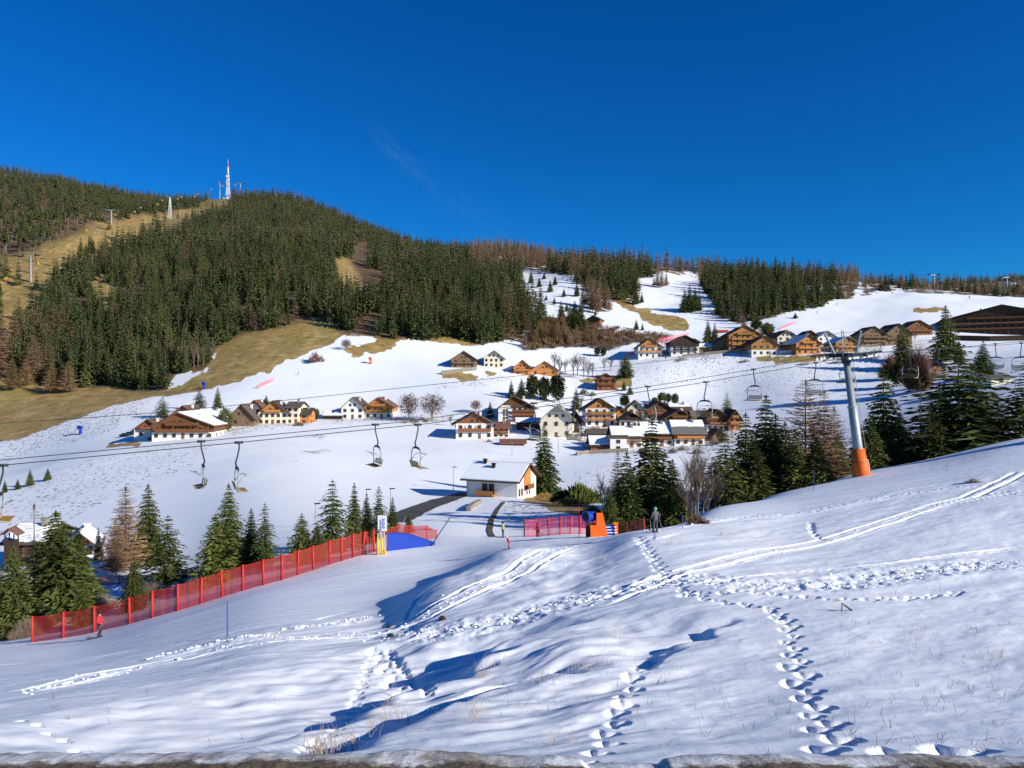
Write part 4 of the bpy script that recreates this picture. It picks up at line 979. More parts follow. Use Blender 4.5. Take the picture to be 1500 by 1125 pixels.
def house(u0, u1, vb, ve, vr, label, yaw=0, d=None, nb=1, plaster='white', wood='brown', roof='roof', snow=None, bal=(1,), ridge='y',
          name='chalet', cat='house', hip=0, fh=None, nw=None, ov=1.0, ymin=118., Y=None, side=True, chim=1, group=None, gable='wood', big=None, rx=0., backdrop=4., fm='frame', balw=.86, recess=False, door=True, balm=None):
    um = (u0+u1)/2
    if Y is None: x, Y = xy(um, vb, ymin)
    else: x = (um-CU)/F*Y
    s = Y/F; ya = R(yaw)
    w = (u1-u0)*s/max(.5, math.cos(ya)); z0 = (CV-vb)*s
    he = (vb-ve)*s; hr = (vb-vr)*s
    if hr < he+.8: hr = he+.8
    if d is None: d = w*1.15
    fh = fh or 2.75; nf = max(1, int(round(he/fh))); fh = he/nf
    o = thing(name, label, cat, (x, Y, z0), ya, group)
    zb = min(nb*fh, he) if nb < nf else he
    allp = nb >= nf and gable == 'plaster'
    W = w/2
    # walls: plaster storeys, then the timber storeys a little proud
    pm = M[plaster]; wm = M[wood]
    rp = rx*W
    if ridge == 'y':
        cut = []
        if hip: zc = he+(hr-he)*(1-hip); xc = W*hip; top = [(xc, zc), (-xc, zc)]
        else: top = [(rp, hr)]
        if nb > 0:
            mb = MB()
            if allp: mb.prism([(-W,-backdrop),(W,-backdrop),(W,he)]+top+[(-W,he)], 0, d)
            else: mb.box(-W, W, 0, d, -backdrop, zb)
            part('wall', mb, pm, o)
        if not allp:
            e = .06; mb = MB(); zs = zb if nb > 0 else -backdrop
            mb.prism([(-W-e,zs),(W+e,zs),(W+e,he)]+top+[(-W-e,he)], -e, d+e)
            part('timber_wall', mb, wm, o)
        # roof
        sl = (hr-he)/W; xe = W+ov; f = -1.15; b = d+.8; t = .28; oz = .12
        rf = MB()
        for sg in (-1, 1):
            sls = (hr-he)/(W-sg*rp); xr = rp
            ze = he-ov*sls+oz
            if hip and True:
                zc = he+(hr-he)*(1-hip)+oz; xc = W*hip; hd = W*hip*.9
                pts = [(sg*xe,f,ze),(sg*xc,f,zc),(0,hd,hr+oz),(0,b,hr+oz),(sg*xe,b,ze)]
            else: pts = [(sg*xe,f,ze),(xr,f,hr+oz),(xr,b,hr+oz),(sg*xe,b,ze)]
            rf.slab(pts, t)
        if hip: rf.slab([(-xc,f,zc),(xc,f,zc),(0,hd,hr+oz)], t)
        ro = part('roof', rf, M[roof], o)
        if snow:
            sn = MB()
            for sg in (-1, 1):
                if (sg < 0 and 'L' in snow) or (sg > 0 and 'R' in snow):
                    sls = (hr-he)/(W-sg*rp)
                    n = 8; lo = []; hi = []
                    for k in range(n+1):
                        yy = f+.35+(b-f-.7)*k/n; q = xe-.25-random.uniform(0,.35)
                        lo.append((sg*q, yy, hr+oz-(q-sg*rp)*sls+.17)); 
                        q = (rp*sg+.12); hi.append((sg*q, yy, hr+oz-.12*sls+.17))
                    for k in range(n): sn.slab([lo[k], lo[k+1], hi[k+1], hi[k]], .14)
            part('roof_snow', sn, M['snowroof'], ro)
        for c in range(chim):
            cm = MB(); cx = W*(.35 if c == 0 else -.3); cy = d*(.45+.2*c); zc2 = hr-abs(cx)*sl
            cm.box(cx-.4, cx+.4, cy-.4, cy+.4, zc2-.4, zc2+1.4).box(cx-.55, cx+.55, cy-.55, cy+.55, zc2+1.4, zc2+1.6)
            part('chimney', cm, M['white' if c == 0 else 'stone'], ro)
    else:
        D = d/2
        mb = MB()
        if nb > 0:
            if gable == 'plaster': mb.prismx([(0,-backdrop),(d,-backdrop),(d,he),(D,hr),(0,he)], -W, W)
            else: mb.box(-W, W, 0, d, -backdrop, zb)
            part('wall', mb, pm, o)
        if not (nb > 0 and gable == 'plaster'):
            e = .06; mb = MB(); zs = zb if nb > 0 else -backdrop
            mb.prismx([(-e,zs),(d+e,zs),(d+e,he),(D,hr),(-e,he)], -W-e, W+e); part('timber_wall', mb, wm, o)
        sl = (hr-he)/D; t = .28; oz = .12; xl = W+.9
        rf = MB()
        rf.slab([(-xl,-ov,he-ov*sl+oz),(xl,-ov,he-ov*sl+oz),(xl,D,hr+oz),(-xl,D,hr+oz)], t)
        rf.slab([(-xl,D,hr+oz),(xl,D,hr+oz),(xl,d+ov,he-ov*sl+oz),(-xl,d+ov,he-ov*sl+oz)], t)
        ro = part('roof', rf, M[roof], o)
        if snow:
            sn = MB(); n = 8; x0s = -xl+.3; x1s = xl-.3; q1 = D-.1
            if 'T' in snow: q1 = D-.1; lowq = D*.42
            else: lowq = None
            for k in range(n):
                a = x0s+(x1s-x0s)*k/n; c = x0s+(x1s-x0s)*(k+1)/n
                q0 = (lowq if lowq else -ov+.25)+random.uniform(0,.25)
                z_ = lambda q: he+q*sl+oz+.17
                sn.slab([(a,q0,z_(q0)),(c,q0,z_(q0)),(c,q1,z_(q1)),(a,q1,z_(q1))], .14)
            part('roof_snow', sn, M['snowroof'], ro)
        for c in range(chim):
            cm = MB(); cx = W*(.4-.9*c); cy = D*.8; zc2 = he+cy*sl
            cm.box(cx-.4, cx+.4, cy-.4, cy+.4, zc2-.4, zc2+1.3).box(cx-.55, cx+.55, cy-.55, cy+.55, zc2+1.3, zc2+1.5)
            part('chimney', cm, M['stone'], ro)
    # windows
    n = nw if nw is not None else max(1, int(w/3.0))
    e = .09
    for k in range(nf):
        zz = k*fh+fh*.5; hh = min(1.35, fh*.48); ww = min(1.0, w/(n*2.0)) if n else 1
        for i in range(n):
            xx = -W+w*(i+.5)/n
            if k == 0 and door and i == n//2 and n > 1:
                dm = MB().box(xx-.55, xx+.55, -.10, .05, -.3, 2.05); part('door', dm, M['frame'], o); continue
            tall = k in bal and (nf > 1)
            window(o, xx, -e, zz-(.25 if tall else 0), ww*1.05, hh*(1.4 if tall else 1), 0, fm)
    if n and hr-he > 2.6:
        for i in range(2 if w > 8 else 1):
            window(o, (i-.5)*2.0*(w > 8)+rp, -e, he+(hr-he)*.26, .8, 1.0, 0, fm) if ridge == 'y' and not hip else None
        if hip:
            for i in (-1, 0, 1)[:3]: window(o, i*W*.42, -e, he+(hr-he)*.25, .8, .8, 0, fm)
    if side and n:
        m = max(1, int(d/4.2))
        for k in range(nf):
            zz = k*fh+fh*.52
            for i in range(m):
                yy = d*(i+.5)/m; window(o, W+e, yy, zz, .85, min(1.2, fh*.42), R(90), fm); window(o, -W-e, yy, zz, .85, min(1.2, fh*.42), R(-90), fm)
        if ridge == 'x':
            pass
    # balconies
    for k in bal:
        if k >= nf+1 or k < 1: continue
        bw = W*balw*(1 if k < nf else .62); z = k*fh
        if k == nf and ridge != 'y': continue
        bo = part('balcony', MB().box(-bw, bw, -1.25, -.10, z-.12, z+.02), M[balm] if balm else wm, o)
        rl = MB(); rl.box(-bw, bw, -1.30, -1.22, z+.18, z+1.0).box(-bw, -bw+.08, -1.22, -.12, z+.18, z+1.0).box(bw-.08, bw, -1.22, -.12, z+.18, z+1.0)
        rl.box(-bw-.03, bw+.03, -1.36, -1.18, z+1.0, z+1.08)
        part('railing', rl, M[balm] if balm else wm, bo)
        if recess or w > 11:
            for i in range(4): px_ = -bw+.1+(2*bw-.2)*i/3; part('balcony_post', MB().box(px_-.09, px_+.09, -1.20, -1.02, z+.02, z+fh-.1 if k < nf else z+1.6), wm, bo)
    return o
H = house
# left hamlet
a1 = H(224, 312, 643, 623, 604, 'large timber chalet with arches in a white ground floor, lowest of the left hamlet', yaw=4, d=20, nb=1, wood='brown', roof='roofred', snow='R', bal=(1,2), recess=True, rx=-.15)
H(197, 237, 642, 629, 614, 'small gabled timber wing with veranda at the left end of the large arched chalet', yaw=4, d=9, nb=1, wood='brown', roof='roofred', bal=(1,), name='veranda_wing', nw=2, Y=xy(218, 643)[1]-3)
H(253, 284, 614, 606, 594, 'brown gabled chalet peeping over the large arched chalet roof', d=12, nb=0, wood='brown', roof='roofred', bal=())
H(288, 322, 622, 611, 600, 'chalet with a snowy roof behind the round clipped tree', ridge='x', nb=1, wood='orange', snow='F', bal=(), d=10)
H(336, 372, 625, 611, 592, 'weathered grey brown barn between clipped tree and big farmhouse', nb=0, wood='grey', roof='roof', bal=(), nw=2, name='barn', cat='barn', d=14)
H(362, 384, 606, 596, 586, 'brown roofed house behind the weathered barn', nb=0, wood='brown', roof='roofred', bal=(), d=14)
H(379, 420, 622, 604, 587, 'big cream farmhouse with two carved balconies and an orange timber gable', yaw=6, nb=2, plaster='cream', wood='orange', roof='roof', bal=(2,3), d=15, fh=2.9, nw=5, ov=1.4)
H(420, 438, 621, 596, 589, 'plain cream tower wing joined to the right of the big farmhouse', nb=9, gable='plaster', plaster='cream', ridge='x', bal=(), d=12, name='farmhouse_wing', nw=2)
H(438, 453, 621, 606, 598, 'low orange lean to at the right end of the farmhouse', nb=0, wood='orange', bal=(), ridge='x', d=9, name='lean_to', nw=1)
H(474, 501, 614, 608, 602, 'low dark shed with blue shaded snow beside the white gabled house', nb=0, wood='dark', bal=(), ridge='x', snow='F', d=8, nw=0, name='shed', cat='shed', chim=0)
H(500, 533, 614, 597, 582, 'white gabled house with two rows of small dark windows beside its wooden twin', nb=9, gable='plaster', plaster='white', roof='roof', bal=(), nw=3, d=16)
H(534, 574, 613, 595, 582, 'honey brown timber house joined to the white gabled house', nb=1, wood='orange', roof='roofred', bal=(1,2), d=16)
# hillside barns and houses
H(661, 698, 539, 526, 514, 'weathered barn on a pale stone terrace above the fields', nb=0, wood='grey', bal=(1,), nw=3, name='barn', cat='barn', d=16)
H(709, 738, 538, 524, 513, 'tall cream house with clipped gable and many tiny windows', nb=9, gable='plaster', plaster='cream', roof='roofgrey', bal=(), nw=4, hip=.45, d=16, fh=3.0)
H(752, 778, 549, 538, 527, 'left of two orange barns above the hotel', nb=0, wood='orange', bal=(1,), nw=2, name='barn', cat='barn', d=13)
H(778, 817, 550, 541, 529, 'right and wider of two orange barns above the hotel', nb=0, wood='orange', bal=(), nw=3, name='barn', cat='barn', d=13)
H(875, 902, 572, 556, 547, 'dark brown log cabin alone on the slope below the leafless trees', nb=0, wood='brown', roof='roofred', bal=(1,2), nw=3, name='log_cabin', cat='cabin', d=11)
H(861, 878, 476, 467, 462, 'small grey brown barn high on the slope below the pale larches', yaw=-20, nb=0, wood='brown', roof='roofgrey', bal=(), nw=1, name='barn', cat='barn', d=14, chim=0, snow='L')
# lower village
h = H(730, 786, 620, 598, 580, 'hotel with dark lettering on a white wall and brown balconies', nb=9, gable='wood', plaster='white', wood='brown', roof='roofred', bal=(), nw=0, rx=-.2, d=18, name='hotel', cat='hotel', chim=2, side=False, door=False)
def hotel_front(o, s, W, he):
    part('wall_panel', MB().box(-W, -W+.36*2*W*.88, -.30, -.09, -4, he+1.2), M['white'], o)
    part('wall_panel', MB().box(W*.86, W, -.9, -.09, -2, he-.5), M['white'], o)
    x0 = -W+.36*2*W
    for z in (he*.28, he*.52, he*.76):
        b = part('balcony', MB().box(x0, W*.86, -1.3, -.09, z-.15, z), M['brown'], o)
        part('railing', MB().box(x0, W*.86, -1.38, -1.3, z, z+1.05), M['brown'], b)
        for i in range(4): window(o, x0+(W*.86-x0)*(i+.5)/4, -.12, z+1.15, 1.1, 1.9)
    for z in (he*.12, he*.36, he*.58, he*.86):
        for i in range(2): window(o, -W*.62+(i-.5)*1.2, -.34, z, .6, .9, 0)
    rr = random.Random(3); lt = MB()
    for z, a, n in ((he*1.0, -.50, 13), (he*.74, -.66, 14), (he*.68, -.70, 17)):
        x = W*a-1.2
        for i in range(n):
            w_ = rr.uniform(.16, .30)
            if rr.random() > .12: lt.box(x, x+.07, -.36, -.29, z-.22, z+.2); lt.box(x, x+w_*.7, -.355, -.285, z+.13, z+.2); lt.box(x, x+w_*.7, -.355, -.285, z-.05*(i % 3), z+.05)
            x += w_+.05
    part('wall_lettering', lt, M['black'], o)
_s = h.location.y/F; hotel_front(h, _s, 28*_s, 22*_s)
H(668, 723, 643, 620, 605, 'white house with brown gable and dark balcony, leftmost of the lower village', yaw=5, nb=2, wood='brown', roof='roofred', bal=(1,), d=15, nw=4, ov=1.6, fh=2.8)
H(722, 746, 643, 626, 619, 'white right wing with balcony of the house with the brown gable', yaw=5, nb=9, gable='plaster', wood='brown', roof='roofred', bal=(1,), d=10, ridge='x', name='house_wing', nw=3, Y=xy(700, 643)[1]+5)
H(792, 838, 641, 614, 594, 'large cream house with clipped gable below the hotel', yaw=-8, nb=9, gable='plaster', plaster='cream', roof='roofgrey', bal=(), hip=.42, nw=3, d=17, fh=3.3)
H(836, 852, 634, 614, 603, 'dark timber barn end behind the large cream house', nb=0, wood='dark', roof='roof', bal=(), nw=1, d=12, name='barn', cat='barn')
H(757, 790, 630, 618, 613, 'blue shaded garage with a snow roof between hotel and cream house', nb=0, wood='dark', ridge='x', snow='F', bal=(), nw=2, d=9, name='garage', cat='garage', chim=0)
H(858, 902, 624, 598, 584, 'white house with a long dark balcony and orange gable in the village centre', nb=3, plaster='white', wood='orange', roof='roofred', bal=(1,2), nw=4, d=15, ov=1.6)
H(898, 924, 616, 606, 597, 'small orange house with dark roof right of the long balcony house', nb=0, wood='orange', roof='roof', bal=(), nw=3, d=11)
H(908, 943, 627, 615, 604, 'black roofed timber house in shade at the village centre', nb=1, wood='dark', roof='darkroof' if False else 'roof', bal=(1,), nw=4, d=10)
H(919, 944, 613, 598, 587, 'small cream house with round window and timber loggia', yaw=-6, nb=9, gable='plaster', plaster='cream', roof='roof', bal=(1,), nw=2, d=13)
H(946, 988, 614, 600, 588, 'wide brown house behind the passing ski chair', nb=1, wood='brown', roof='roof', bal=(1,), nw=4, d=14)
H(984, 1012, 612, 600, 592, 'brown roofed house with snow patches below the round pines', ridge='x', nb=0, wood='orange', roof='roofred', snow='T', bal=(), d=10)
H(975, 1016, 622, 612, 600, 'open fronted brown chalet with pale posts and glazed gable', nb=0, wood='brown', roof='roofred', bal=(1,), nw=4, d=12, recess=True)
H(1016, 1044, 620, 610, 602, 'grey roofed house with dark timber front right of the glazed chalet', ridge='x', nb=0, wood='dark', roof='roofgrey', bal=(), nw=3, d=10)
H(1036, 1068, 632, 612, 600, 'dark timber house above a pale balcony wall at the village east end', nb=1, plaster='white', wood='brown', roof='roofred', bal=(1,), nw=4, d=12)
H(1068, 1085, 630, 612, 600, 'narrow orange timber house at the east end of the lower village', nb=0, wood='orange', roof='roof', bal=(1,2), nw=2, d=11)
H(866, 894, 661, 651, 640, 'garage with snow roof and red brown doors in the front row', ridge='x', nb=0, wood='brown', roof='roof', snow='F', bal=(), nw=0, d=9, name='garage', cat='garage', chim=0, ov=.8)
H(894, 918, 661, 642, 641, 'plain white flat block with one brown window beside the garage', nb=9, gable='plaster', plaster='white', bal=(), ridge='x', nw=1, d=6, ov=.1, chim=0, name='outbuilding', cat='outbuilding', door=False)
H(898, 941, 656, 638, 626, 'long house with white snow roof behind the white flat block', ridge='x', nb=1, wood='grey', roof='roof', snow='F', bal=(1,), nw=4, d=11)
H(943, 986, 653, 634, 620, 'middle snow roofed house partly hidden by the tall middle spruce', ridge='x', nb=1, wood='brown', roof='roof', snow='F', bal=(1,), nw=4, d=12)
H(988, 1032, 652, 633, 617, 'house with half snowy grey roof and orange balcony, last of the front row', ridge='x', nb=1, wood='orange', roof='roofgrey', snow='T', bal=(1,), nw=4, d=12)
H(862, 897, 640, 634, 629, 'low shaded annex behind the garage of the front row', ridge='x', nb=0, wood='dark', roof='roof', bal=(), nw=2, d=7, name='annex', cat='annex', chim=0)
H(948, 974, 640, 629, 619, 'white walled house glimpsed left behind the tall middle spruce', nb=1, wood='brown', roof='roofred', bal=(1,), nw=3, d=11)
H(1044, 1062, 646, 637, 629, 'small timber hay shed at the east end of the front row', nb=0, wood='grey', roof='roof', bal=(), nw=1, d=8, name='hay_shed', cat='shed', chim=0)
H(882, 900, 606, 598, 592, 'small brown hut above the long balcony house', nb=0, wood='brown', roof='roofgrey', bal=(), nw=1, d=7, name='hut', cat='hut', chim=0, ridge='x', snow='F')
# upper village
H(1006, 1028, 509, 502, 496, 'white house with brown roof behind the loggia house', nb=9, gable='plaster', plaster='white', roof='roofred', bal=(), nw=2, d=12)
H(1128, 1146, 500, 493, 487, 'brown timber house behind the bright orange barn', nb=0, wood='brown', roof='roof', bal=(1,), nw=2, d=12)
H(935, 970, 524, 508, 495, 'white chalet with orange gable and two long balconies, first of the upper village', nb=2, wood='orange', roof='roofred', bal=(1,2,3), nw=4, d=15)
H(983, 1024, 520, 501, 491, 'white house with a dark timber corner loggia in the upper village', nb=2, wood='dark', roof='roofred', bal=(1,2), nw=4, d=15)
H(1024, 1046, 516, 508, 503, 'low grey shed with a snow strip between loggia house and barn', ridge='x', nb=0, wood='grey', roof='roofgrey', snow='F', bal=(), nw=2, d=8, name='shed', cat='shed', chim=0)
H(1046, 1078, 514, 504, 493, 'weathered barn with open hayloft below the large timber hotel', nb=0, wood='grey', roof='roof', bal=(), nw=2, name='barn', cat='barn', d=14)
H(1068, 1116, 513, 490, 477, 'large pale timber hotel with three rows of balconies', nb=0, wood='orange', roof='roofred', bal=(1,2,3), nw=6, d=18, name='timber_hotel', cat='hotel', recess=True)
H(1101, 1139, 521, 504, 492, 'bright orange barn on a white base with four small windows', nb=1, plaster='white', wood='orange', roof='roofred', bal=(), nw=4, d=16, name='barn', cat='barn', fh=4.2, door=False)
H(1139, 1168, 511, 493, 483, 'cream house with red hipped roof between barn and bright chalet', nb=9, gable='plaster', plaster='cream', roof='roofred', bal=(), hip=.35, nw=3, d=15)
H(1166, 1203, 519, 503, 490, 'bright honey chalet with big glazing and snow on its left roof', yaw=6, nb=0, wood='orange', roof='roof', snow='L', bal=(1,2), nw=4, d=16, recess=True)
H(1172, 1202, 505, 494, 484, 'red brown gabled roof behind the bright honey chalet', nb=0, wood='brown', roof='roofred', bal=(), nw=2, d=12)
H(1198, 1226, 505, 494, 485, 'white house with snowy roof behind the lift tower head', nb=9, gable='plaster', wood='white', roof='roof', snow='L', bal=(), nw=3, d=14)
H(1224, 1258, 516, 502, 493, 'orange chalet with snow roof directly behind the lift tower head', yaw=6, nb=0, wood='orange', roof='roof', snow='LR', bal=(1,), nw=3, d=14)
H(1262, 1298, 507, 489, 478, 'grey brown house with pale balconies right of the tower arms', nb=0, wood='grey', roof='roof', bal=(1,2), nw=4, d=14)
H(1296, 1336, 505, 489, 474, 'tan gabled house half hidden by the dark broad spruce', nb=0, wood='grey', roof='roof', bal=(1,), nw=3, d=16)
H(1327, 1366, 491, 480, 469, 'low red brown chalet left of the dark hotel', nb=0, wood='brown', roof='roofred', bal=(1,), nw=4, d=14)
H(1398, 1545, 490, 466, 446, 'huge dark timber hotel with a low wide gable at the right edge', yaw=-22, nb=0, wood='dark', balm='brown', roof='roof', bal=(1,2,3), nw=16, d=22, name='mountain_hotel', cat='hotel', recess=True, rx=-.05, chim=2, fh=4.0, balw=.98)
H(1052, 1066, 488, 485, 483, 'red roofed hut behind the upper village', nb=0, wood='brown', roof='antred', bal=(), nw=1, d=6, name='hut', cat='hut', chim=0, ridge='x')
H(1362, 1392, 546, 540, 530, 'brown roofed cabin behind the huge spreading spruce', nb=0, wood='brown', roof='roofred', bal=(), nw=2, d=10, name='cabin', cat='cabin', chim=0)
H(1452, 1482, 563, 552, 549, 'small white garage under the ski chairs at the right', nb=9, gable='plaster', plaster='cream', roof='roof', bal=(), nw=1, d=7, ridge='x', name='garage', cat='garage', chim=0)
H(735, 768, 653, 648, 644, 'low log store with dark roof on the lane below the white wing', nb=0, wood='brown', roof='roofred', bal=(), nw=0, d=5, ridge='x', name='log_store', cat='shed', chim=0)
# log chalet at the left, half hidden by spruces
H(14, 62, 815, 792, 776, 'dark log chalet with a small dormer turret under snow at the left edge', yaw=8, nb=0, wood='dark', roof='roof', snow='F', bal=(1,), ridge='x', nw=3, d=10, ymin=112, name='log_chalet', Y=120)
def turret():
    Y = 117.; s = Y/F; x = (17-CU)/F*Y; z = (CV-800)*s
    o = thing('bell_turret', 'open posted turret with a small gable roof at the left end of the log chalet', 'turret', (x, Y, z), R(8))
    part('base', MB().box(-.75, .75, -.75, .75, -3, 9*s), M['dark'], o)
    for sx in (-.65, .65):
        for sy in (-.65, .65): part('post', MB().box(sx-.07, sx+.07, sy-.07, sy+.07, 9*s, 18.5*s), M['dark'], o)
    part('roof', MB().slab([(-1.4,-1.2,18*s),(0,-1.2,28*s),(0,1.2,28*s),(-1.4,1.2,18*s)], .14).slab([(1.4,-1.2,18*s),(1.4,1.2,18*s),(0,1.2,28*s),(0,-1.2,28*s)], .14), M['roofred'], o)
turret()
H(100, 134, 818, 797, 780, 'red brown log house with white base right of the left spruces', yaw=24, nb=1, wood='brown', roof='roofred', snow='LR', bal=(1,), nw=3, d=8, name='log_house', Y=122)
# white house in front
def front_house():
    Y = 160.; s = Y/F; x = (720-CU)/F*Y; z0 = (CV-734)*s
    o = thing('white_house', 'white house with snow covered roof and orange timber gable beside the big knoll spruce', 'house', (x, Y, z0), R(-24))
    w = 12.2; d = 10.5; he = 5.0; hr = 7.9; W = w/2; D = d/2
    part('wall', MB().prismx([(0,-5),(d,-5),(d,he),(D,hr),(0,he)], -W, W), M['white'], o)
    part('gable_boarding', MB().box(W+.0, W+.14, D-1.7, D+1.9, 2.6, hr-1.0), M['orange'], o)
    g = part('gable_balcony', MB().box(W+.14, W+1.0, D-1.7, D+1.9, 2.4, 2.55), M['brown'], o)
    part('railing', MB().box(W+.93, W+1.0, D-1.7, D+1.9, 2.55, 3.5), M['brown'], g)
    sl = (hr-he)/D; ov = 1.1; xl = W+1.0; oz = .12
    ro = part('roof', MB().slab([(-xl,-ov,he-ov*sl+oz),(xl,-ov,he-ov*sl+oz),(xl,D,hr+oz),(-xl,D,hr+oz)], .3).slab([(-xl,D,hr+oz),(xl,D,hr+oz),(xl,d+ov,he-ov*sl+oz),(-xl,d+ov,he-ov*sl+oz)], .3), M['roofred'], o)
    q0, q1 = -ov+.1, D-.35; z_ = lambda q: he+q*sl+oz+.17
    part('roof_snow', MB().slab([(-xl+.15,q0,z_(q0)),(xl-.25,q0,z_(q0)),(xl-.25,q1,z_(q1)),(-xl+.15,q1,z_(q1))], .15), M['snowroof'], ro)
    for cx, cy in ((-3.6, 4.3), (-.9, 3.0)):
        zc = he+cy*sl; part('chimney', MB().box(cx-.35, cx+.35, cy-.3, cy+.3, zc-.3, zc+1.1).box(cx-.5, cx+.5, cy-.45, cy+.45, zc+1.1, zc+1.25), M['dark'], ro)
    for xx in (-1.6, .0): window(o, xx, -.02, 2.6, 1.1, 2.1)
    b = part('balcony', MB().box(-3.4, .9, -1.3, -.02, 1.25, 1.4), M['orange'], o)
    part('railing', MB().box(-3.4, .9, -1.36, -1.28, 1.4, 2.3), M['orange'], b)
    part('steps', MB().slab([(.9,-1.3,1.4),(2.7,-1.3,-.2),(2.7,-.2,-.2),(.9,-.2,1.4)], .2), M['orange'], o)
    for xx in (-2.0, .3): window(o, xx, -.02, .2, .7, .6)
    for yy in (2.0, 3.4): window(o, W+.02, yy-1.0, 2.0, .7, 1.4, R(90))
    for yy in (5.2, 6.6): window(o, W+.02, yy, 1.5, .5, .6, R(90))
    part('downpipe', MB().tube([(-W+.2,-.15,-1),(-W+.2,-.15,he-.6),(-W+.2,-.9,he-.1)], .06, 5), M['steel'], o)
front_house()
# terrace walls
def wall_run(name, pts, h, th, m, label, cat, ymin=118., base=1.5):
    L = [Vector((*xy(u, v, ymin), 0)) for u, v in pts]; mb = MB(); up = []
    for p in L: up.append(gz(p.x, p.y))
    for (a, za), (b, zb) in zip(zip(L[:-1], up[:-1]), zip(L[1:], up[1:])):
        d = (b-a).normalized(); n = Vector((-d.y, d.x, 0))*th
        q = [(a.x,a.y),(b.x,b.y),(b.x+n.x,b.y+n.y),(a.x+n.x,a.y+n.y)]; zz = [za, zb, zb, za]
        vs = [(x_, y_, z_-base) for (x_, y_), z_ in zip(q, zz)]+[(x_, y_, z_+h) for (x_, y_), z_ in zip(q, zz)]
        mb.add(vs, [(0,3,2,1),(4,5,6,7),(0,1,5,4),(1,2,6,5),(2,3,7,6),(3,0,4,7)])
    return tag(link(name, mb.mesh(name, m)), label, cat)
wall_run('terrace_wall', [(647,549),(698,543)], 2.2, .6, M['stone'], 'pale stone terrace wall under the weathered upper barn', 'wall')
wall_run('retaining_wall', [(845,668),(862,665),(920,662)], 1.2, .5, M['stone'], 'grey retaining wall in front of the garage row', 'wall')
wall_run('garden_wall', [(700,738),(690,743),(683,749)], .9, .8, M['stone'], 'low rubble wall where the road meets the white front house', 'wall')
wall_run('terrace_wall', [(1000,523),(1040,519),(1075,516),(1100,520)], 1.6, .5, M['stone'], 'stone terrace wall below the upper village houses', 'wall')
wall_run('terrace_wall', [(1140,518),(1168,517)], 1.6, .5, M['white'], 'white terrace wall between orange barn and bright chalet', 'wall')
wall_run('hotel_terrace', [(1395,498),(1450,500),(1540,498)], 3.0, 4, M['dark'], 'long dark terrace under the huge timber hotel', 'terrace')

# cars by the hamlet
def car(u, v, label, rz, m='carpaint'):
    p = at(u, v); o = thing('parked_car', label, 'car', p, rz)
    part('body', MB().prismx([(-2.1,.35),(2.1,.35),(2.15,.8),(1.2,.95),(.6,1.45),(-1.3,1.5),(-2.0,.95),(-2.15,.8)], -.85, .85), M[m], o)
    part('windows', MB().prismx([(-1.75,.98),(1.05,.98),(.55,1.40),(-1.25,1.43)], -.87, .87), M['glass'], o)
    for x in (-.75, .75):
        for y in (-1.3, 1.3): part('wheel', MB().tube([(x-.12,y,.33),(x+.12,y,.33)], .33, 10), M['black'], o)
car(315, 632, 'dark car parked between the arched chalet and the clipped tree', R(80))
car(190, 638, 'black car parked at the left terrace of the arched chalet', R(70))
car(183, 640, 'dark car at the far left of the arched chalet terrace', R(75))
# ------------------------------------------------------------------ chairlift crossing the view
DV = Vector((1, .5, 0)).normalized(); NV = Vector((DV.y, -DV.x, 0))
def lift_z(x): return float(np.interp(x, [-70,-39,-23,-9,20,33,45.6,60,73,110,170], [-8.4,-6.05,-4.85,-3.75,.05,2.0,4.05,4.95,5.9,9.4,16]))
def rope_pt(x_c, side):      # point on a rope; side +1 near, -1 far
    c = Vector((x_c, 77+.5*x_c, lift_z(x_c))); return c+NV*2.6*side
def rope_u(u, side):
    lo, hi = -70., 170.
    for _ in range(60):
        m = (lo+hi)/2; p = rope_pt(m, side)
        if CU+F*p.x/p.y < u: lo = m
        else: hi = m
    return rope_pt(lo, side)
for side, lab in ((1, 'near haul rope of the chairlift carrying the closer chairs'), (-1, 'far haul rope of the chairlift carrying the farther chairs')):
    path = [rope_pt(x, side) for x in np.linspace(-68, 165, 120)]
    tag(link('haul_rope', MB().tube(path, .038, 5).mesh('haul_rope', M['darksteel'])), lab, 'cable')
TW = Vector((45.6, 99.8, 0)); tower_top = Vector((45.6, 99.8, lift_z(45.6)))
cab = [(45.6-114, -7.2), (-60,-4.6), (-30,-2.4), (-5, .25), (20, 3.0), (45.6, 7.0), (70, 9.0), (165, 18)]
cx = [c[0] for c in cab]; cz = [c[1] for c in cab]
cpath = [Vector((x, 77+.5*x, float(pchip(cx, cz, np.array([x]))[0]))) for x in np.linspace(-68, 165, 90)]
tag(link('signal_cable', MB().tube(cpath, .028, 5).mesh('signal_cable', M['darksteel'])), 'thin signal cable strung over the tower top above the haul ropes', 'cable')
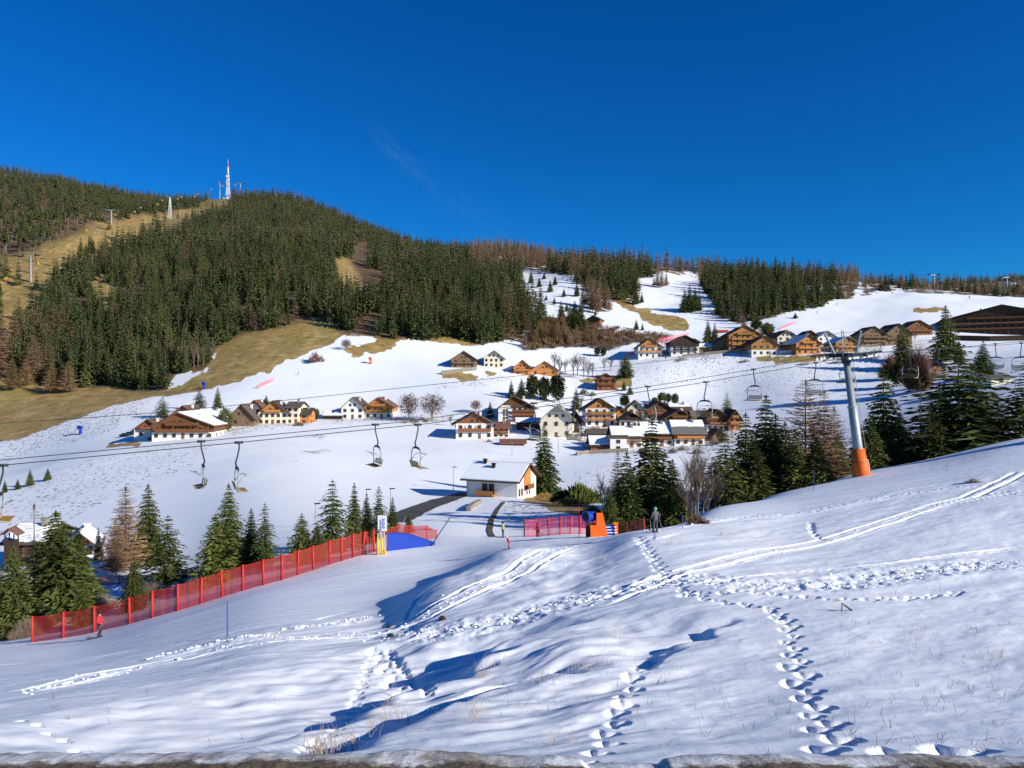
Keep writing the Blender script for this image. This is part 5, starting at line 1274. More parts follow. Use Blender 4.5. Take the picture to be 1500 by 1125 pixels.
def lift_tower():
    zb = gz(TW.x, TW.y); tilt = math.atan2(lift_z(50)-lift_z(41), (9)*1.118)
    base = at(1262, 697, 90, 112); axis = (tower_top+Vector((-.6,0,0))-base).normalized()
    o = thing('lift_tower', 'grey steel chairlift tower with an orange padded foot', 'lift tower', base)
    Lh = (tower_top-base).length; ax = axis
    along = (DV*math.cos(tilt)+Vector((0,0,1))*math.sin(tilt)).normalized()
    P = lambda h, a=0., n=0.: ax*h+along*a+NV*n
    part('mast', MB().tube([P(-2), P(4), P(9.4), P(9.45), P(Lh-1.1)], [.66, .61, .56, .48, .42], 24), M['steel'], o, smooth=True)
    part('mast_flange', MB().tube([P(9.30), P(9.55)], [.64, .64], 24), M['steel'], o)
    hd = part('mast_head', MB().tube([P(Lh-1.2), P(Lh-.25)], [.62, .62], 8), M['darksteel'], o)
    pad = part('foot_padding', MB().tube([P(-1.2), P(.6), P(3.7)], [1.22, 1.12, .80], 20), M['orangepad'], o, smooth=True)
    part('padding_seam', MB().tube([P(2.0, .0), P(2.03)], [1.035, 1.035], 20), M['darksteel'], pad)
    # number strokes on the padding
    q = MB(); f0 = Vector((.30,-.954,0)).normalized(); rt = Vector((.954,.30,0))
    def pp(a, h, r_): return ax*h+(f0*math.cos(a)+rt*math.sin(a))*r_
    q.tube([pp(.38,2.3,1.03),pp(.72,2.3,1.03),pp(.62,1.6,1.12),pp(.52,.9,1.18)], .05, 5)
    part('number', q, M['signwhite'], pad)
    # ladder
    ld = MB()
    for s in (-.22, .22): ld.tube([P(3.2, .78, .35+s), P(Lh-.5, .62, .35+s)], .03, 4)
    for k in range(int((Lh-4)/.35)): ld.tube([P(3.4+k*.35, .77-.16*k*.35/Lh, .13), P(3.4+k*.35, .77-.16*k*.35/Lh, .57)], .02, 4)
    part('ladder', ld, M['steel'], o)
    part('crossarm', MB().tube([P(Lh-.1, 0, -3.4), P(Lh-.1, 0, 3.4)], [.28, .28], 4), M['darksteel'], o)
    for s in (1, -1):
        tr = part('sheave_beam', MB().tube([P(Lh-.02, -2.9, s*2.62), P(Lh+.06, 2.9, s*2.62)], .12, 4), M['darksteel'], o)
        for k in range(8):
            a = -2.45+k*.7+(.08 if k % 2 else -.08)
            part('sheave_wheel', MB().tube([P(Lh-.30, a, s*2.62-.10), P(Lh-.30, a, s*2.62+.10)], .29, 16), M['rubber'], tr)
        pl = part('walkway', MB().tube([P(Lh+.1, -2.9, s*3.3), P(Lh+.1, 2.9, s*3.3)], [.14, .14], 4), M['darksteel'], o)
        rl = MB().tube([P(Lh+1.1, -2.8, s*3.4), P(Lh+1.1, 2.8, s*3.4)], .03, 4)
        for k in range(5): rl.tube([P(Lh+.1, -2.8+1.4*k, s*3.4), P(Lh+1.1, -2.8+1.4*k, s*3.4)], .03, 4)
        part('handrail', rl, M['steel'], pl)
        part('lifting_arm', MB().tube([P(Lh+.1, 0, s*1.7), P(Lh+3.1, 0, s*2.9)], [.20, .15], 6), M['steel'], o)
    fr = MB()
    for s in (-.5, .5): fr.tube([P(Lh-.2, s, 0), P(Lh+3.3, s*.3, 0)], .06, 4)
    fr.tube([P(Lh+1.6, -.4, 0), P(Lh+1.6, .4, 0)], .05, 4); fr.tube([P(Lh+2.6, -.3, 0), P(Lh+2.6, .3, 0)], .05, 4)
    part('cable_frame', fr, M['steel'], o)
    return o
lift_tower()

CH = {}
def chair_meshes():
    # local axes: x = direction of travel, y = across the rope, z = up; the grip is at the origin
    mb = MB(); mb.tube([(0,0,.05),(.02,0,-.5),(-.10,0,-1.2),(-.22,0,-1.75),(-.12,0,-2.15)], [.055,.05,.05,.055,.06], 8)
    mb.box(-.28, .28, -.09, .09, -.10, .10); CH['hanger'] = (mb.mesh('hanger', M['darksteel'], True))
    mb = MB(); pts = []
    mb.tube([(-.12,-.75,-2.28),(-.12,-.4,-2.16),(-.12,.4,-2.16),(-.12,.75,-2.28)], [.06,.10,.10,.06], 8)
    CH['head_bar'] = mb.mesh('head_bar', M['darksteel'], True)
    mb = MB()
    for s in (-1, 1):
        mb.tube([(-.12,s*.72,-2.26),(-.12,s*.98,-2.45),(-.14,s*1.06,-2.9),(-.18,s*1.05,-3.5),(-.12,s*1.02,-3.95),(.30,s*1.02,-4.02)], .045, 6)
    CH['frame'] = mb.mesh('frame', M['steel'], True)
    mb = MB()
    for k in range(5): mb.box(-.16+k*.13, -.06+k*.13, -1.0, 1.0, -4.0-.015*k, -3.94-.015*k)
    mb.box(-.2, .52, -1.02, -.96, -4.08, -4.0).box(-.2, .52, .96, 1.02, -4.08, -4.0); CH['seat'] = mb.mesh('seat', M['seat'])
    mb = MB()
    for k in range(4): mb.box(-.26-.03*k, -.21-.03*k, -1.0, 1.0, -3.86+k*.13, -3.77+k*.13)
    CH['backrest'] = mb.mesh('backrest', M['seat'])
    mb = MB(); mb.tube([(-.15,-.95,-3.35),(.05,-.95,-2.95),(.35,-.92,-2.75),(.35,.92,-2.75),(.05,.95,-2.95),(-.15,.95,-3.35)], .028, 5)
    mb.tube([(.35,-.4,-2.75),(.75,-.4,-2.62)], .022, 5); mb.tube([(.35,.4,-2.75),(.75,.4,-2.62)], .022, 5)
    CH['safety_bar'] = mb.mesh('safety_bar', M['steel'], True)
chair_meshes()
def chair(p, label, rz, group=None, sc=1., tilt=0, name='ski_chair'):
    o = thing(name, label, 'chairlift seat', p, rz, group); o.scale = (sc*1.25, sc*1.22, sc)
    for k in ('hanger', 'head_bar', 'frame', 'seat', 'backrest', 'safety_bar'): link(k, CH[k], o)
    return o
RZ = math.atan2(DV.y, DV.x)
for u, side, lab in [(4, 1, 'empty ski chair cut by the left picture edge'), (295, -1, 'empty ski chair hanging left of its neighbour above the left snowfield'), (350, 1, 'larger and lower empty ski chair of the left pair above the snowfield'),
    (550, -1, 'empty ski chair above the middle snowfield with its seat pointing left'), (612, 1, 'empty ski chair above the middle snowfield with its seat pointing right'),
    (782, -1, 'empty ski chair passing left of the large cream house'), (842, 1, 'empty ski chair hanging in front of the large cream house'), (949, -1, 'empty ski chair in front of the wide brown village house'),
    (1034, 1, 'empty ski chair against the snow above the east end of the lower village'), (1104, -1, 'empty ski chair just above the top of the dark wood'), (1195, 1, 'empty ski chair hanging above the large brown larch'),
    (1240, -1, 'empty ski chair half hidden behind the lift tower mast'), (1332, -1, 'empty ski chair below the reddish shrub right of the tower'), (1375, 1, 'empty ski chair in front of the huge spreading spruce'),
    (1458, -1, 'empty ski chair above the small white garage'), (1496, 1, 'empty ski chair cut by the right picture edge'), (1590, 1, 'empty ski chair outside the right picture edge')]:
    if u > 1540: continue
    chair(rope_u(u, side), lab, RZ if side > 0 else RZ+math.pi, 'empty chairs of the near chairlift')

# --- chairlift on the skyline at the right
def far_tower(u, vb, vt, label, ymin, arm=5.0, name='lift_tower', r=.6, lattice=False, arm_col='steel'):
    x, y = xy(u, vb, ymin); z = gz(x, y); H_ = (vb-vt)/F*y
    o = thing(name, label, 'lift tower', (x, y, z))
    if lattice:
        mb = MB()
        for sx in (-1, 1):
            for sy in (-1, 1): mb.tube([(sx*2.2, sy*2.2, -1), (sx*.5, sy*.5, H_)], .28, 4)
        for k in range(6):
            a = 2.2-1.7*k/6; b = 2.2-1.7*(k+1)/6; z0, z1 = H_*k/6, H_*(k+1)/6
            for sy in (-1, 1): mb.tube([(-a, sy*a, z0), (b, sy*b, z1)], .16, 4); mb.tube([(a, sy*a, z0), (-b, sy*b, z1)], .16, 4)
        part('mast', mb, M['steel'], o)
    else: part('mast', MB().tube([(0,0,-2),(0,0,H_)], [r*1.3, r], 8), M['steel'], o)
    part('crossarm', MB().box(-arm, arm, -.5, .5, H_-.3, H_+.6), M[arm_col], o)
    for s in (-1, 1): part('sheave_train', MB().box(s*arm-.5, s*arm+.5, -3, 3, H_+.1, H_+1.2), M['darksteel'], o)
    return o
far_tower(1368, 421, 401, 'left of two lift towers on the right skyline piste', 520)
far_tower(1475, 428, 406, 'right of two lift towers on the right skyline piste', 520)
rr = random.Random(4); yl = hitY(1400, 421, 520)
ropes = [(-60+.0, 0)]
def zc(v, y): return (CV-v)/F*y
for s in (0, 1):
    pth = [pix(u, v, yl-8+s*7) for u, v in ((1230,411),(1300,406),(1368,402),(1420,405),(1475,407),(1560,404),(1700,398))]
    tag(link('haul_rope', MB().tube(pth, .05, 4).mesh('haul_rope', M['darksteel'])), ('front' if s == 0 else 'rear')+' haul rope of the skyline chairlift on the right', 'cable')
for u, v in [(1309,414),(1328,413),(1350,411),(1376,410),(1399,412),(1404,413),(1428,413),(1435,414),(1460,413),(1470,413),(1497,412)]:
    y = yl-8+(7 if u % 2 else 0); p = pix(u, np.interp(u, [1230,1300,1368,1420,1475,1560], [411,406,402,405,407,404]), y)
    chair(p, 'tiny ski chair on the skyline lift above the upper piste', rr.choice((0, math.pi))+.2, 'chairs of the skyline lift', sc=1.25)

# --- gondola lift and mast on the left mountain
far_tower(45, 416, 378, 'tall gondola tower standing on the cleared strip at the left', 300, 6, 'gondola_tower', .8)
far_tower(163, 327, 306, 'gondola tower with a wide head in the middle of the cleared strip', 700, 8, 'gondola_tower', .8)
far_tower(249, 316, 285, 'lattice gondola tower rising from the trees of the ridge', 900, 6, 'gondola_tower', lattice=True)
gl = [(-20,392),(45,381),(100,350),(163,308),(205,302),(249,287),(290,281),(326,271),(352,266)]
def gy(u): 
    return float(np.interp(u, [-20,45,163,249,326,352], [540, hitY(45,416,300), hitY(163,327,700), hitY(249,316,900), 1370, 1400]))
for s in (-1, 1):
    pth = [pix(u, float(pchip([g[0] for g in gl], [g[1] for g in gl], np.array([u]))[0]), gy(u))+Vector((s*5.5, 0, 0)) for u in range(-20, 353, 6)]
    tag(link('gondola_rope', MB().tube(pth, .06, 4).mesh('gondola_rope', M['darksteel'])), ('left' if s < 0 else 'right')+' rope of the yellow gondola lift on the mountain', 'cable')
def gondola(u, v):
    y = gy(u); p = pix(u, v, y); k = .85
    o = thing('gondola_cabin', 'small yellow gondola cabin hanging over the cleared mountain strip', 'gondola', p, random.uniform(-.4,.4), 'yellow gondolas of the mountain lift')
    o.scale = (k, k, k)
    part('cabin', MB().prism([(-1.0,-1.3),(1.0,-1.3),(1.25,-.3),(1.05,1.1),(-1.05,1.1),(-1.25,-.3)], -1, 1), M['gondola'], o)
    part('window', MB().box(-.9, .9, -1.06, 1.06, -.15, .85), M['glass'], o)
    part('hanger', MB().tube([(0,0,1.1),(0,0,3.6)], .12, 5), M['darksteel'], o)
for u, v in [(9,407),(55,386),(74,368),(126,337),(159,324),(168,314),(197,310),(206,304),(231,299),(238,293),(260,291),(266,288),(285,287),(290,284),(309,277),(326,272),(344,271)]: gondola(u, v)
def antenna():
    y = 1385.; x = (334-CU)/F*y; z = gz(x, y); H_ = (CV-233)/F*y-z; vb = CV-F*z/y
    o = thing('antenna_mast', 'tall red and white lattice antenna mast on the wooded summit', 'antenna mast', (x, y, z))
    mb = MB(); hl = H_*.62
    for sx in (-1, 1):
        for sy in (-1, 1): mb.tube([(sx*4.2, sy*4.2, -3), (sx*2.0, sy*2.0, hl*.45), (sx*1.5, sy*1.5, hl)], .40, 4)
    for k in range(9):
        a = np.interp(k/9, [0,.45,1], [4.2,2.0,1.5]); b = np.interp((k+1)/9, [0,.45,1], [4.2,2.0,1.5]); z0, z1 = hl*k/9, hl*(k+1)/9
        for sy in (-1, 1): mb.tube([(-a, sy*a, z0), (b, sy*b, z1)], .26, 4); mb.tube([(a, sy*a, z0), (-b, sy*b, z1)], .26, 4); mb.tube([(-b, sy*b, z1), (b, sy*b, z1)], .26, 4)
    part('lattice', mb, M['antwhite'], o)
    part('radome', MB().tube([(0,0,hl),(0,0,H_*.80)], [1.5,1.3], 8), M['antwhite'], o)
    part('radome', MB().tube([(0,0,H_*.80),(0,0,H_*.90)], [1.5,.9], 8), M['antred'], o)
    part('spire', MB().tube([(0,0,H_*.90),(0,0,H_)], [.35,.15], 6), M['antwhite'], o)
    for k, zz in enumerate((.30,.42,.50,.57,.64)): part('dish', MB().tube([(1.6*(-1)**k, -2.2, H_*zz), (1.6*(-1)**k, -2.9, H_*zz)], [1.4,1.5], 10), M['antwhite'], o)
    for k in range(3): part('platform', MB().box(-2.3, 2.3, -2.3, 2.3, H_*(.34+.1*k), H_*(.345+.1*k)), M['antred'], o)
    part('equipment_hut', MB().box(-7, 1, -4, 2, -2, 3.5), M['white'], o)
antenna()
far_tower(322, 294, 268, 'white lift tower left of the antenna mast on the summit', 1200, 5, 'gondola_tower', .9)
far_tower(352, 290, 268, 'lift station frame right of the antenna mast on the summit', 1250, 7, 'gondola_tower', .8)

# ------------------------------------------------------------------ safety nets
def set_uv(me, uvs):
    l = me.uv_layers.new(name='UVMap'); l.data.foreach_set('uv', np.asarray(uvs, np.float32).ravel())
def safety_net(name, posts, h, label, net, postm='redpaint', r=.05, lean=.0, sag=.08, top_open=0, hs=None):
    """posts: list of ground points; one fence with its posts and its net as parts"""
    b = posts[0]; o = thing(name, label, 'safety net', b)
    hs = hs or [h]*len(posts)
    for p, hh in zip(posts, hs):
        q = p-b; jx = random.gauss(0, .035)+lean
        part('post', MB().tube([q+Vector((0,0,-.4)), q+Vector((jx*hh, 0, hh+.08))], r, 8), M[postm], o, smooth=True)
    vs = []; fs = []; uv = []; d = 0; n = 6; acc = []
    for i, (p, hh) in enumerate(zip(posts, hs)):
        if i == len(posts)-1: acc.append((p-b, hh, d)); break
        nx = posts[i+1]; L = (nx-p).length
        for k in range(n):
            t = k/n; q = p.lerp(nx, t)-b; sg = sag*4*t*(1-t)
            q.z = gz(q.x+b.x, q.y+b.y)-b.z
            acc.append((q+Vector((0, random.gauss(0,.02), 0)), hh*(1-t)+hs[i+1]*t-sg, d+L*t))
        d += L
    for q, hh, dd in acc: vs += [(q.x, q.y+.06, q.z-.05), (q.x+lean*hh, q.y+.06, q.z+hh)]
    for i in range(len(acc)-1):
        fs.append((2*i, 2*i+2, 2*i+3, 2*i+1)); d0, d1 = acc[i][2], acc[i+1][2]
        uv += [(d0,0),(d1,0),(d1,acc[i+1][1]),(d0,acc[i][1])]
    mb = MB().add(vs, fs); me = mb.mesh('net', M[net]); set_uv(me, uv); link('net', me, o)
    tp = [Vector(vs[2*i+1]) for i in range(len(acc))]
    part('top_rope', MB().tube(tp, .018, 4), M[postm], o)
    return o
us = [47,92.5,138,190,223,260,294,326,356,386,413,436,459,483,501,517,531,548]
vs_ = [942,932,921,909,900,891,882,873,864,854,846,840,833,826,820,815,811,807]
FP = []
for u, v in zip(us, vs_):
    y = np.interp(u, [0,100,250,400,550], [60.5,60,58.5,61,67.5]); x = (u-CU)/F*y; FP.append(Vector((x, y, gz(x, y))))
safety_net('safety_fence', FP, 2.05, 'long red netted safety fence with red posts along the left piste edge', 'net', r=.085)
def netline(uvs, ymin, ymax=118): return [at(u, v, ymin, ymax) for u, v in uvs]
safety_net('safety_fence', [Vector(((u-CU)/F*y, y, gz((u-CU)/F*y, y))) for u, y in ((560,74),(585,77),(600,78),(625,80),(640,82))], 2.0, 'orange red net strung behind the blue mat', 'net', r=.04, hs=[1.8,2.3,1.9,1.5,.8])
safety_net('safety_fence', [Vector(((u-CU)/F*y, y, gz((u-CU)/F*y, y))) for u, y in ((768,94),(790,95),(805,95),(820,95),(835,95),(850,95),(872,95))], 2.3, 'pink and red net at the foot of the knoll behind the snow gun', 'netpink', r=.07)
safety_net('safety_fence', [Vector(((u-CU)/F*y, y, gz((u-CU)/F*y, y))) for u, y in ((905,72),(918,71),(930,69),(945,66))], 1.5, 'short red net right of the snow gun below the spruces', 'net', r=.05)
safety_net('safety_fence', [Vector(((u-CU)/F*y, y, gz((u-CU)/F*y, y))) for u, y in ((978,96),(990,97),(1004,98))], 1.5, 'small bright red net in the gap left of the dark wood', 'net', r=.05)
safety_net('safety_fence', [Vector(((u-CU)/F*y, y, gz((u-CU)/F*y, y))) for u, y in ((126,98),(150,97),(175,97),(200,97),(230,97),(262,97),(290,98))], 1.1, 'low orange net with posts behind the spruces below the log chalet', 'net', 'redpaint', r=.06)
safety_net('safety_fence', [at(u, v, 150) for u, v in ((377,570),(390,563),(400,559))], 2.2, 'far pink net on the piste below the brown meadow', 'netthin', r=.05)
safety_net('safety_fence', [at(u, v, 150) for u, v in ((965,502),(985,498),(1008,494))], 3.2, 'red net above the loggia house of the upper village', 'netpink', r=.05)
safety_net('safety_fence', [at(u, v, 150) for u, v in ((920,522),(930,519),(938,516))], 3.0, 'pink net left of the first upper village chalet', 'netthin', r=.05)
safety_net('safety_fence', [at(u, v, 150) for u, v in ((1142,484),(1154,479),(1166,474))], 1.6, 'thin pink net on the upper piste above the cream house', 'netthin', r=.05)
safety_net('safety_fence', [Vector(((u-CU)/F*y, y, gz((u-CU)/F*y, y))) for u, y in ((1420,160),(1450,165),(1480,168))], 3.5, 'pale pink net behind the spreading spruce at the right', 'netthin', r=.05)

# --- blue mat, banner and yellow posts at the end of the fence
def mat_wall():
    ps = [Vector(((u-CU)/F*y, y, gz((u-CU)/F*y, y))) for u, y in ((567,67.5),(578,68),(590,68.6),(602,69.3),(613,70),(625,70.8),(637,71.5))]
    hs = [1.62,1.58,1.45,1.25,.95,.6,.2]; b = ps[0]
    o = thing('padded_mat', 'royal blue padded crash mat tapering to the right at the fence end', 'crash mat', b)
    mb = MB()
    for i in range(len(ps)-1):
        p, q = ps[i]-b, ps[i+1]-b
        z0, z1 = p.z+hs[i], q.z+hs[i+1]
        v = [(p.x,p.y,p.z-.3),(q.x,q.y,q.z-.3),(q.x,q.y+.35,q.z-.3),(p.x,p.y+.35,p.z-.3),(p.x,p.y,z0),(q.x,q.y,z1),(q.x,q.y+.35,z1),(p.x,p.y+.35,z0)]
        mb.add(v, [(0,3,2,1),(4,5,6,7),(0,1,5,4),(2,3,7,6)]+([(3,0,4,7)] if i == 0 else [])+([(1,2,6,5)] if i == 5 else []))
    part('cover', mb, M['bluepad'], o)
    part('end_post', MB().tube([(-.15,-.1,-.3),(-.15,-.1,1.5)], .09, 8), M['steel'], o)
mat_wall()
def banner():
    y = 66.5; s = y/F; c = Vector(((560-CU)/F*y, y, 0)); c.z = gz(c.x, c.y)
    o = thing('banner', 'white upright banner with blue lettering on two poles above the fence end', 'banner', c, R(-6))
    zt = (CV-755)*s-c.z; zb = (CV-778)*s-c.z; w = 6.7*s
    part('panel', MB().box(-w, w, -.03, .03, zb, zt), M['signwhite'], o)
    for sx in (-.55, .35): part('pole', MB().tube([(sx*w*1., .06, -.2), (sx*w, .06, zt)], .035, 6), M['antwhite'], o)
    rr = random.Random(8); H_ = zt-zb
    def letters(x0, wd, z0, z1, n, name, m):
        mb = MB(); st = (z1-z0)/n
        for i in range(n):
            a = z0+i*st; b = a+st*.74
            mb.box(x0, x0+wd, -.045, -.03, a, a+st*.2); mb.box(x0, x0+wd*.3, -.045, -.03, a+st*.2, b)
            if i % 2: mb.box(x0+wd*.3, x0+wd, -.045, -.03, b-st*.2, b)
            else: mb.box(x0+wd*.68, x0+wd, -.045, -.03, a+st*.2, b)
        part(name, mb, m, o)
    letters(-w*.55, w*.42, zb+H_*.17, zb+H_*.76, 4, 'lettering', M['bluepaint'])
    letters(.02, w*.48, zb+H_*.18, zb+H_*.84, 5, 'lettering', M['bluepaint'])
    part('logo_bar', MB().box(-w*.92, -w*.15, -.045, -.03, zb+.06, zb+H_*.12), M['bluepaint'], o)
banner()
for u, h, lab in ((553.5, 1.42, 'left taller yellow padded pole under the banner'), (559.3, 1.5, 'right yellow padded pole under the banner'), (564, .38, 'short yellow pad stub beside the blue mat')):
    y = 66; x = (u-CU)/F*y; o = thing('padded_pole', lab, 'pole', (x, y, gz(x, y)))
    part('padding', MB().tube([(0,0,-.2),(0,0,h)], [.13,.12], 12), M['yellow'], o, smooth=True); part('pole', MB().tube([(0,0,h),(0,0,h+.5)] if h > 1 else [(0,0,h),(0,0,h+.05)], .035, 6), M['antwhite'], o)
# snow gun
def snow_gun():
    y = 64.; s = y/F; x = (874-CU)/F*y; z = gz(x, y); o = thing('snow_gun', 'orange padded snow gun with a round blue fan barrel', 'snow gun', (x, y, z))
    k = s
    part('padding', MB().slab([(-.05,-.45,36*k),(.42,-.45,36*k),(.42,.55,36*k),(-.05,.55,36*k)], .02).prism([(-.10,-.3),(.98,-.1),(.46,36*k),(-.06,36*k)], -.5, .55), M['orangepad'], o)
    part('padding', MB().box(-.62, -.08, -.62, .4, -.3, 18*k), M['orangepad'], o)
    part('padding', MB().box(-.60, .30, -.70, -.5, -.3, 13*k), M['orangepad'], o)
    part('stand', MB().box(-.92, -.64, -.3, .3, -.4, 21*k), M['dark'], o)
    f = part('fan_barrel', MB().tube([(-.98,-.36,30*k),(-.66,-.08,29.6*k),(-.15,.36,29*k)], [.46,.44,.40], 20, cap=False), M['bluepad'], o, smooth=True)
    part('fan_ring', MB().tube([(-1.0,-.375,30*k),(-.94,-.325,30*k)], [.48,.48], 20), M['bluepaint'], f)
    part('fan_mouth', MB().tube([(-1.006,-.381,30*k),(-.992,-.369,30*k)], [.34,.34], 20), M['black'], f)
snow_gun()
# boards beside the snow gun
for u, w, h, m, lab in ((893, .95, .95, 'bluepad', 'blue and white notice board right of the snow gun'), (902, .42, 1.15, 'orangepad', 'upright orange warning board right of the snow gun')):
    y = 66.5; x = (u-CU)/F*y; o = thing('notice_board', lab, 'sign', (x, y, gz(x, y)))
    part('panel', MB().box(-w/2, w/2, -.04, .04, .1, .1+h), M[m], o)
    mb = MB()
    for i in range(3): mb.box(-w*.38, w*.30-.1*i*w, -.05, -.04, .3+i*.25, .38+i*.25)
    part('lettering', mb, M['signwhite'], o)
    for sx in (-.4, .4): part('leg', MB().tube([(sx*w, .06, -.3), (sx*w, .06, .1+h)], .025, 6), M['steel'], o)
def stake(u, v, h_px, label, m='bluepaint', r=.022, Y=None, lean=0, name='marker_pole', ymax=118):
    y = Y or hitY(u, v, 8, ymax); x = (u-CU)/F*y; h = h_px*y/F
    return tag(link(name, MB().tube([(0,0,-.3),(lean*h,0,h)], [r, r*.8], 6).mesh(name, M[m]), None, (x, y, gz(x, y))), label, 'pole')
stake(333, 932, 52, 'tall blue marker pole on the left piste', r=.035)
stake(1000, 774, 20, 'short blue stake beside the brown bush', r=.025)
stake(1192, 719, 28, 'thin blue stake at the edge of the right wood', r=.035)
stake(848, 788, 46, 'thin pole with a warning plate left of the snow gun', 'redpaint', r=.03)
stake(768, 782, 26, 'dark wooden post at the left end of the pink net', 'dark', r=.09, Y=90)
stake(786, 783, 24, 'red post beside the small red figure at the pink net', 'redpaint', r=.09, Y=88)
stake(860, 770, 30, 'dark post behind the blue fan', 'dark', r=.07, Y=92)
stake(885, 764, 32, 'dark post among the lower spruce branches', 'dark', r=.07, Y=94)
stake(628, 790, 42, 'dark pole leaning right over the blue mat', 'dark', r=.05, Y=71, lean=.75)
stake(566, 772, 48, 'thin curved pole leaning over the banner', 'steel', r=.03, Y=69, lean=.6)
stake(1387, 697, 20, 'bare twig standing in the near snow at the right', 'twig', r=.012)
# street lamps
for u, v, h, lab in ((664, 718, 34, 'slim street lamp where the road leaves the white front house'), (572, 752, 36, 'street lamp behind the spruce row at the road'), (537, 745, 28, 'street lamp between the row spruces'), (462, 790, 34, 'street lamp among the low light spruces'), (818, 664, 24, 'street lamp on the lane below the large cream house'), (750, 668, 22, 'street lamp above the white front house roof')):
    x, y = xy(u, v, 118); hh = h*y/F; o = thing('street_lamp', lab, 'street lamp', (x, y, gz(x, y)))
    part('pole', MB().tube([(0,0,-.5),(0,0,hh)], [.10,.06], 6), M['steel'], o); part('lamp_head', MB().box(-.15, .8, -.16, .16, hh-.05, hh+.12), M['darksteel'], o)
# small snow guns and figures on the pistes far off
def far_gun(u, v, label, m):
    p = at(u, v, 150); o = thing('snow_gun', label, 'snow gun', p)
    part('stand', MB().tube([(0,0,-.4),(0,0,2.2)], [.9,.5], 8), M[m], o); part('fan_barrel', MB().tube([(-.3,-1,3.0),(.1,.9,2.8)], [.9,.7], 12), M[m], o)
far_gun(118, 636, 'small blue snow gun on the left piste below the brown meadow', 'bluepad')
far_gun(543, 533, 'small orange snow gun on the snow below the wood', 'orangepad')
far_gun(299, 570, 'blue snow gun at the edge of the brown meadow', 'bluepad')

# wooden rail fences
def rail_fence(pts, label, ymin=100., step=3.2, h=1.1):
    L = [Vector((*xy(u, v, ymin), 0)) for u, v in pts]; P = []
    for a, b in zip(L[:-1], L[1:]):
        n = max(1, int((b-a).length/step)); P += [a.lerp(b, k/n) for k in range(n)]
    P.append(L[-1])
    for p in P: p.z = gz(p.x, p.y)
    b = P[0].copy(); o = thing('wooden_fence', label, 'fence', b)
    for p in P[:90]: q = p-b; part('post', MB().tube([q+Vector((0,0,-.3)), q+Vector((0,0,h))], .08, 5), M['rail'], o)
    for z in (.45, .9): part('rail', MB().tube([p-b+Vector((0,0,z)) for p in P], .06, 4), M['rail'], o)
rail_fence([(330,634),(370,626),(405,624),(440,624),(462,618)], 'grey wooden fence along the lane in front of the big farmhouse')
rail_fence([(470,616),(520,617),(580,617),(650,619)], 'grey wooden fence in front of the white gabled house and brown trees')
rail_fence([(126,845),(170,836),(225,824)], 'wooden rail fence on the snow below the log house', ymin=95)
rail_fence([(112,580),(140,582),(190,580),(240,577),(275,576)], 'weathered fence along the foot of the spruce wood', ymin=300)
rail_fence([(850,668),(885,666),(920,664)], 'grey board fence before the garage row')
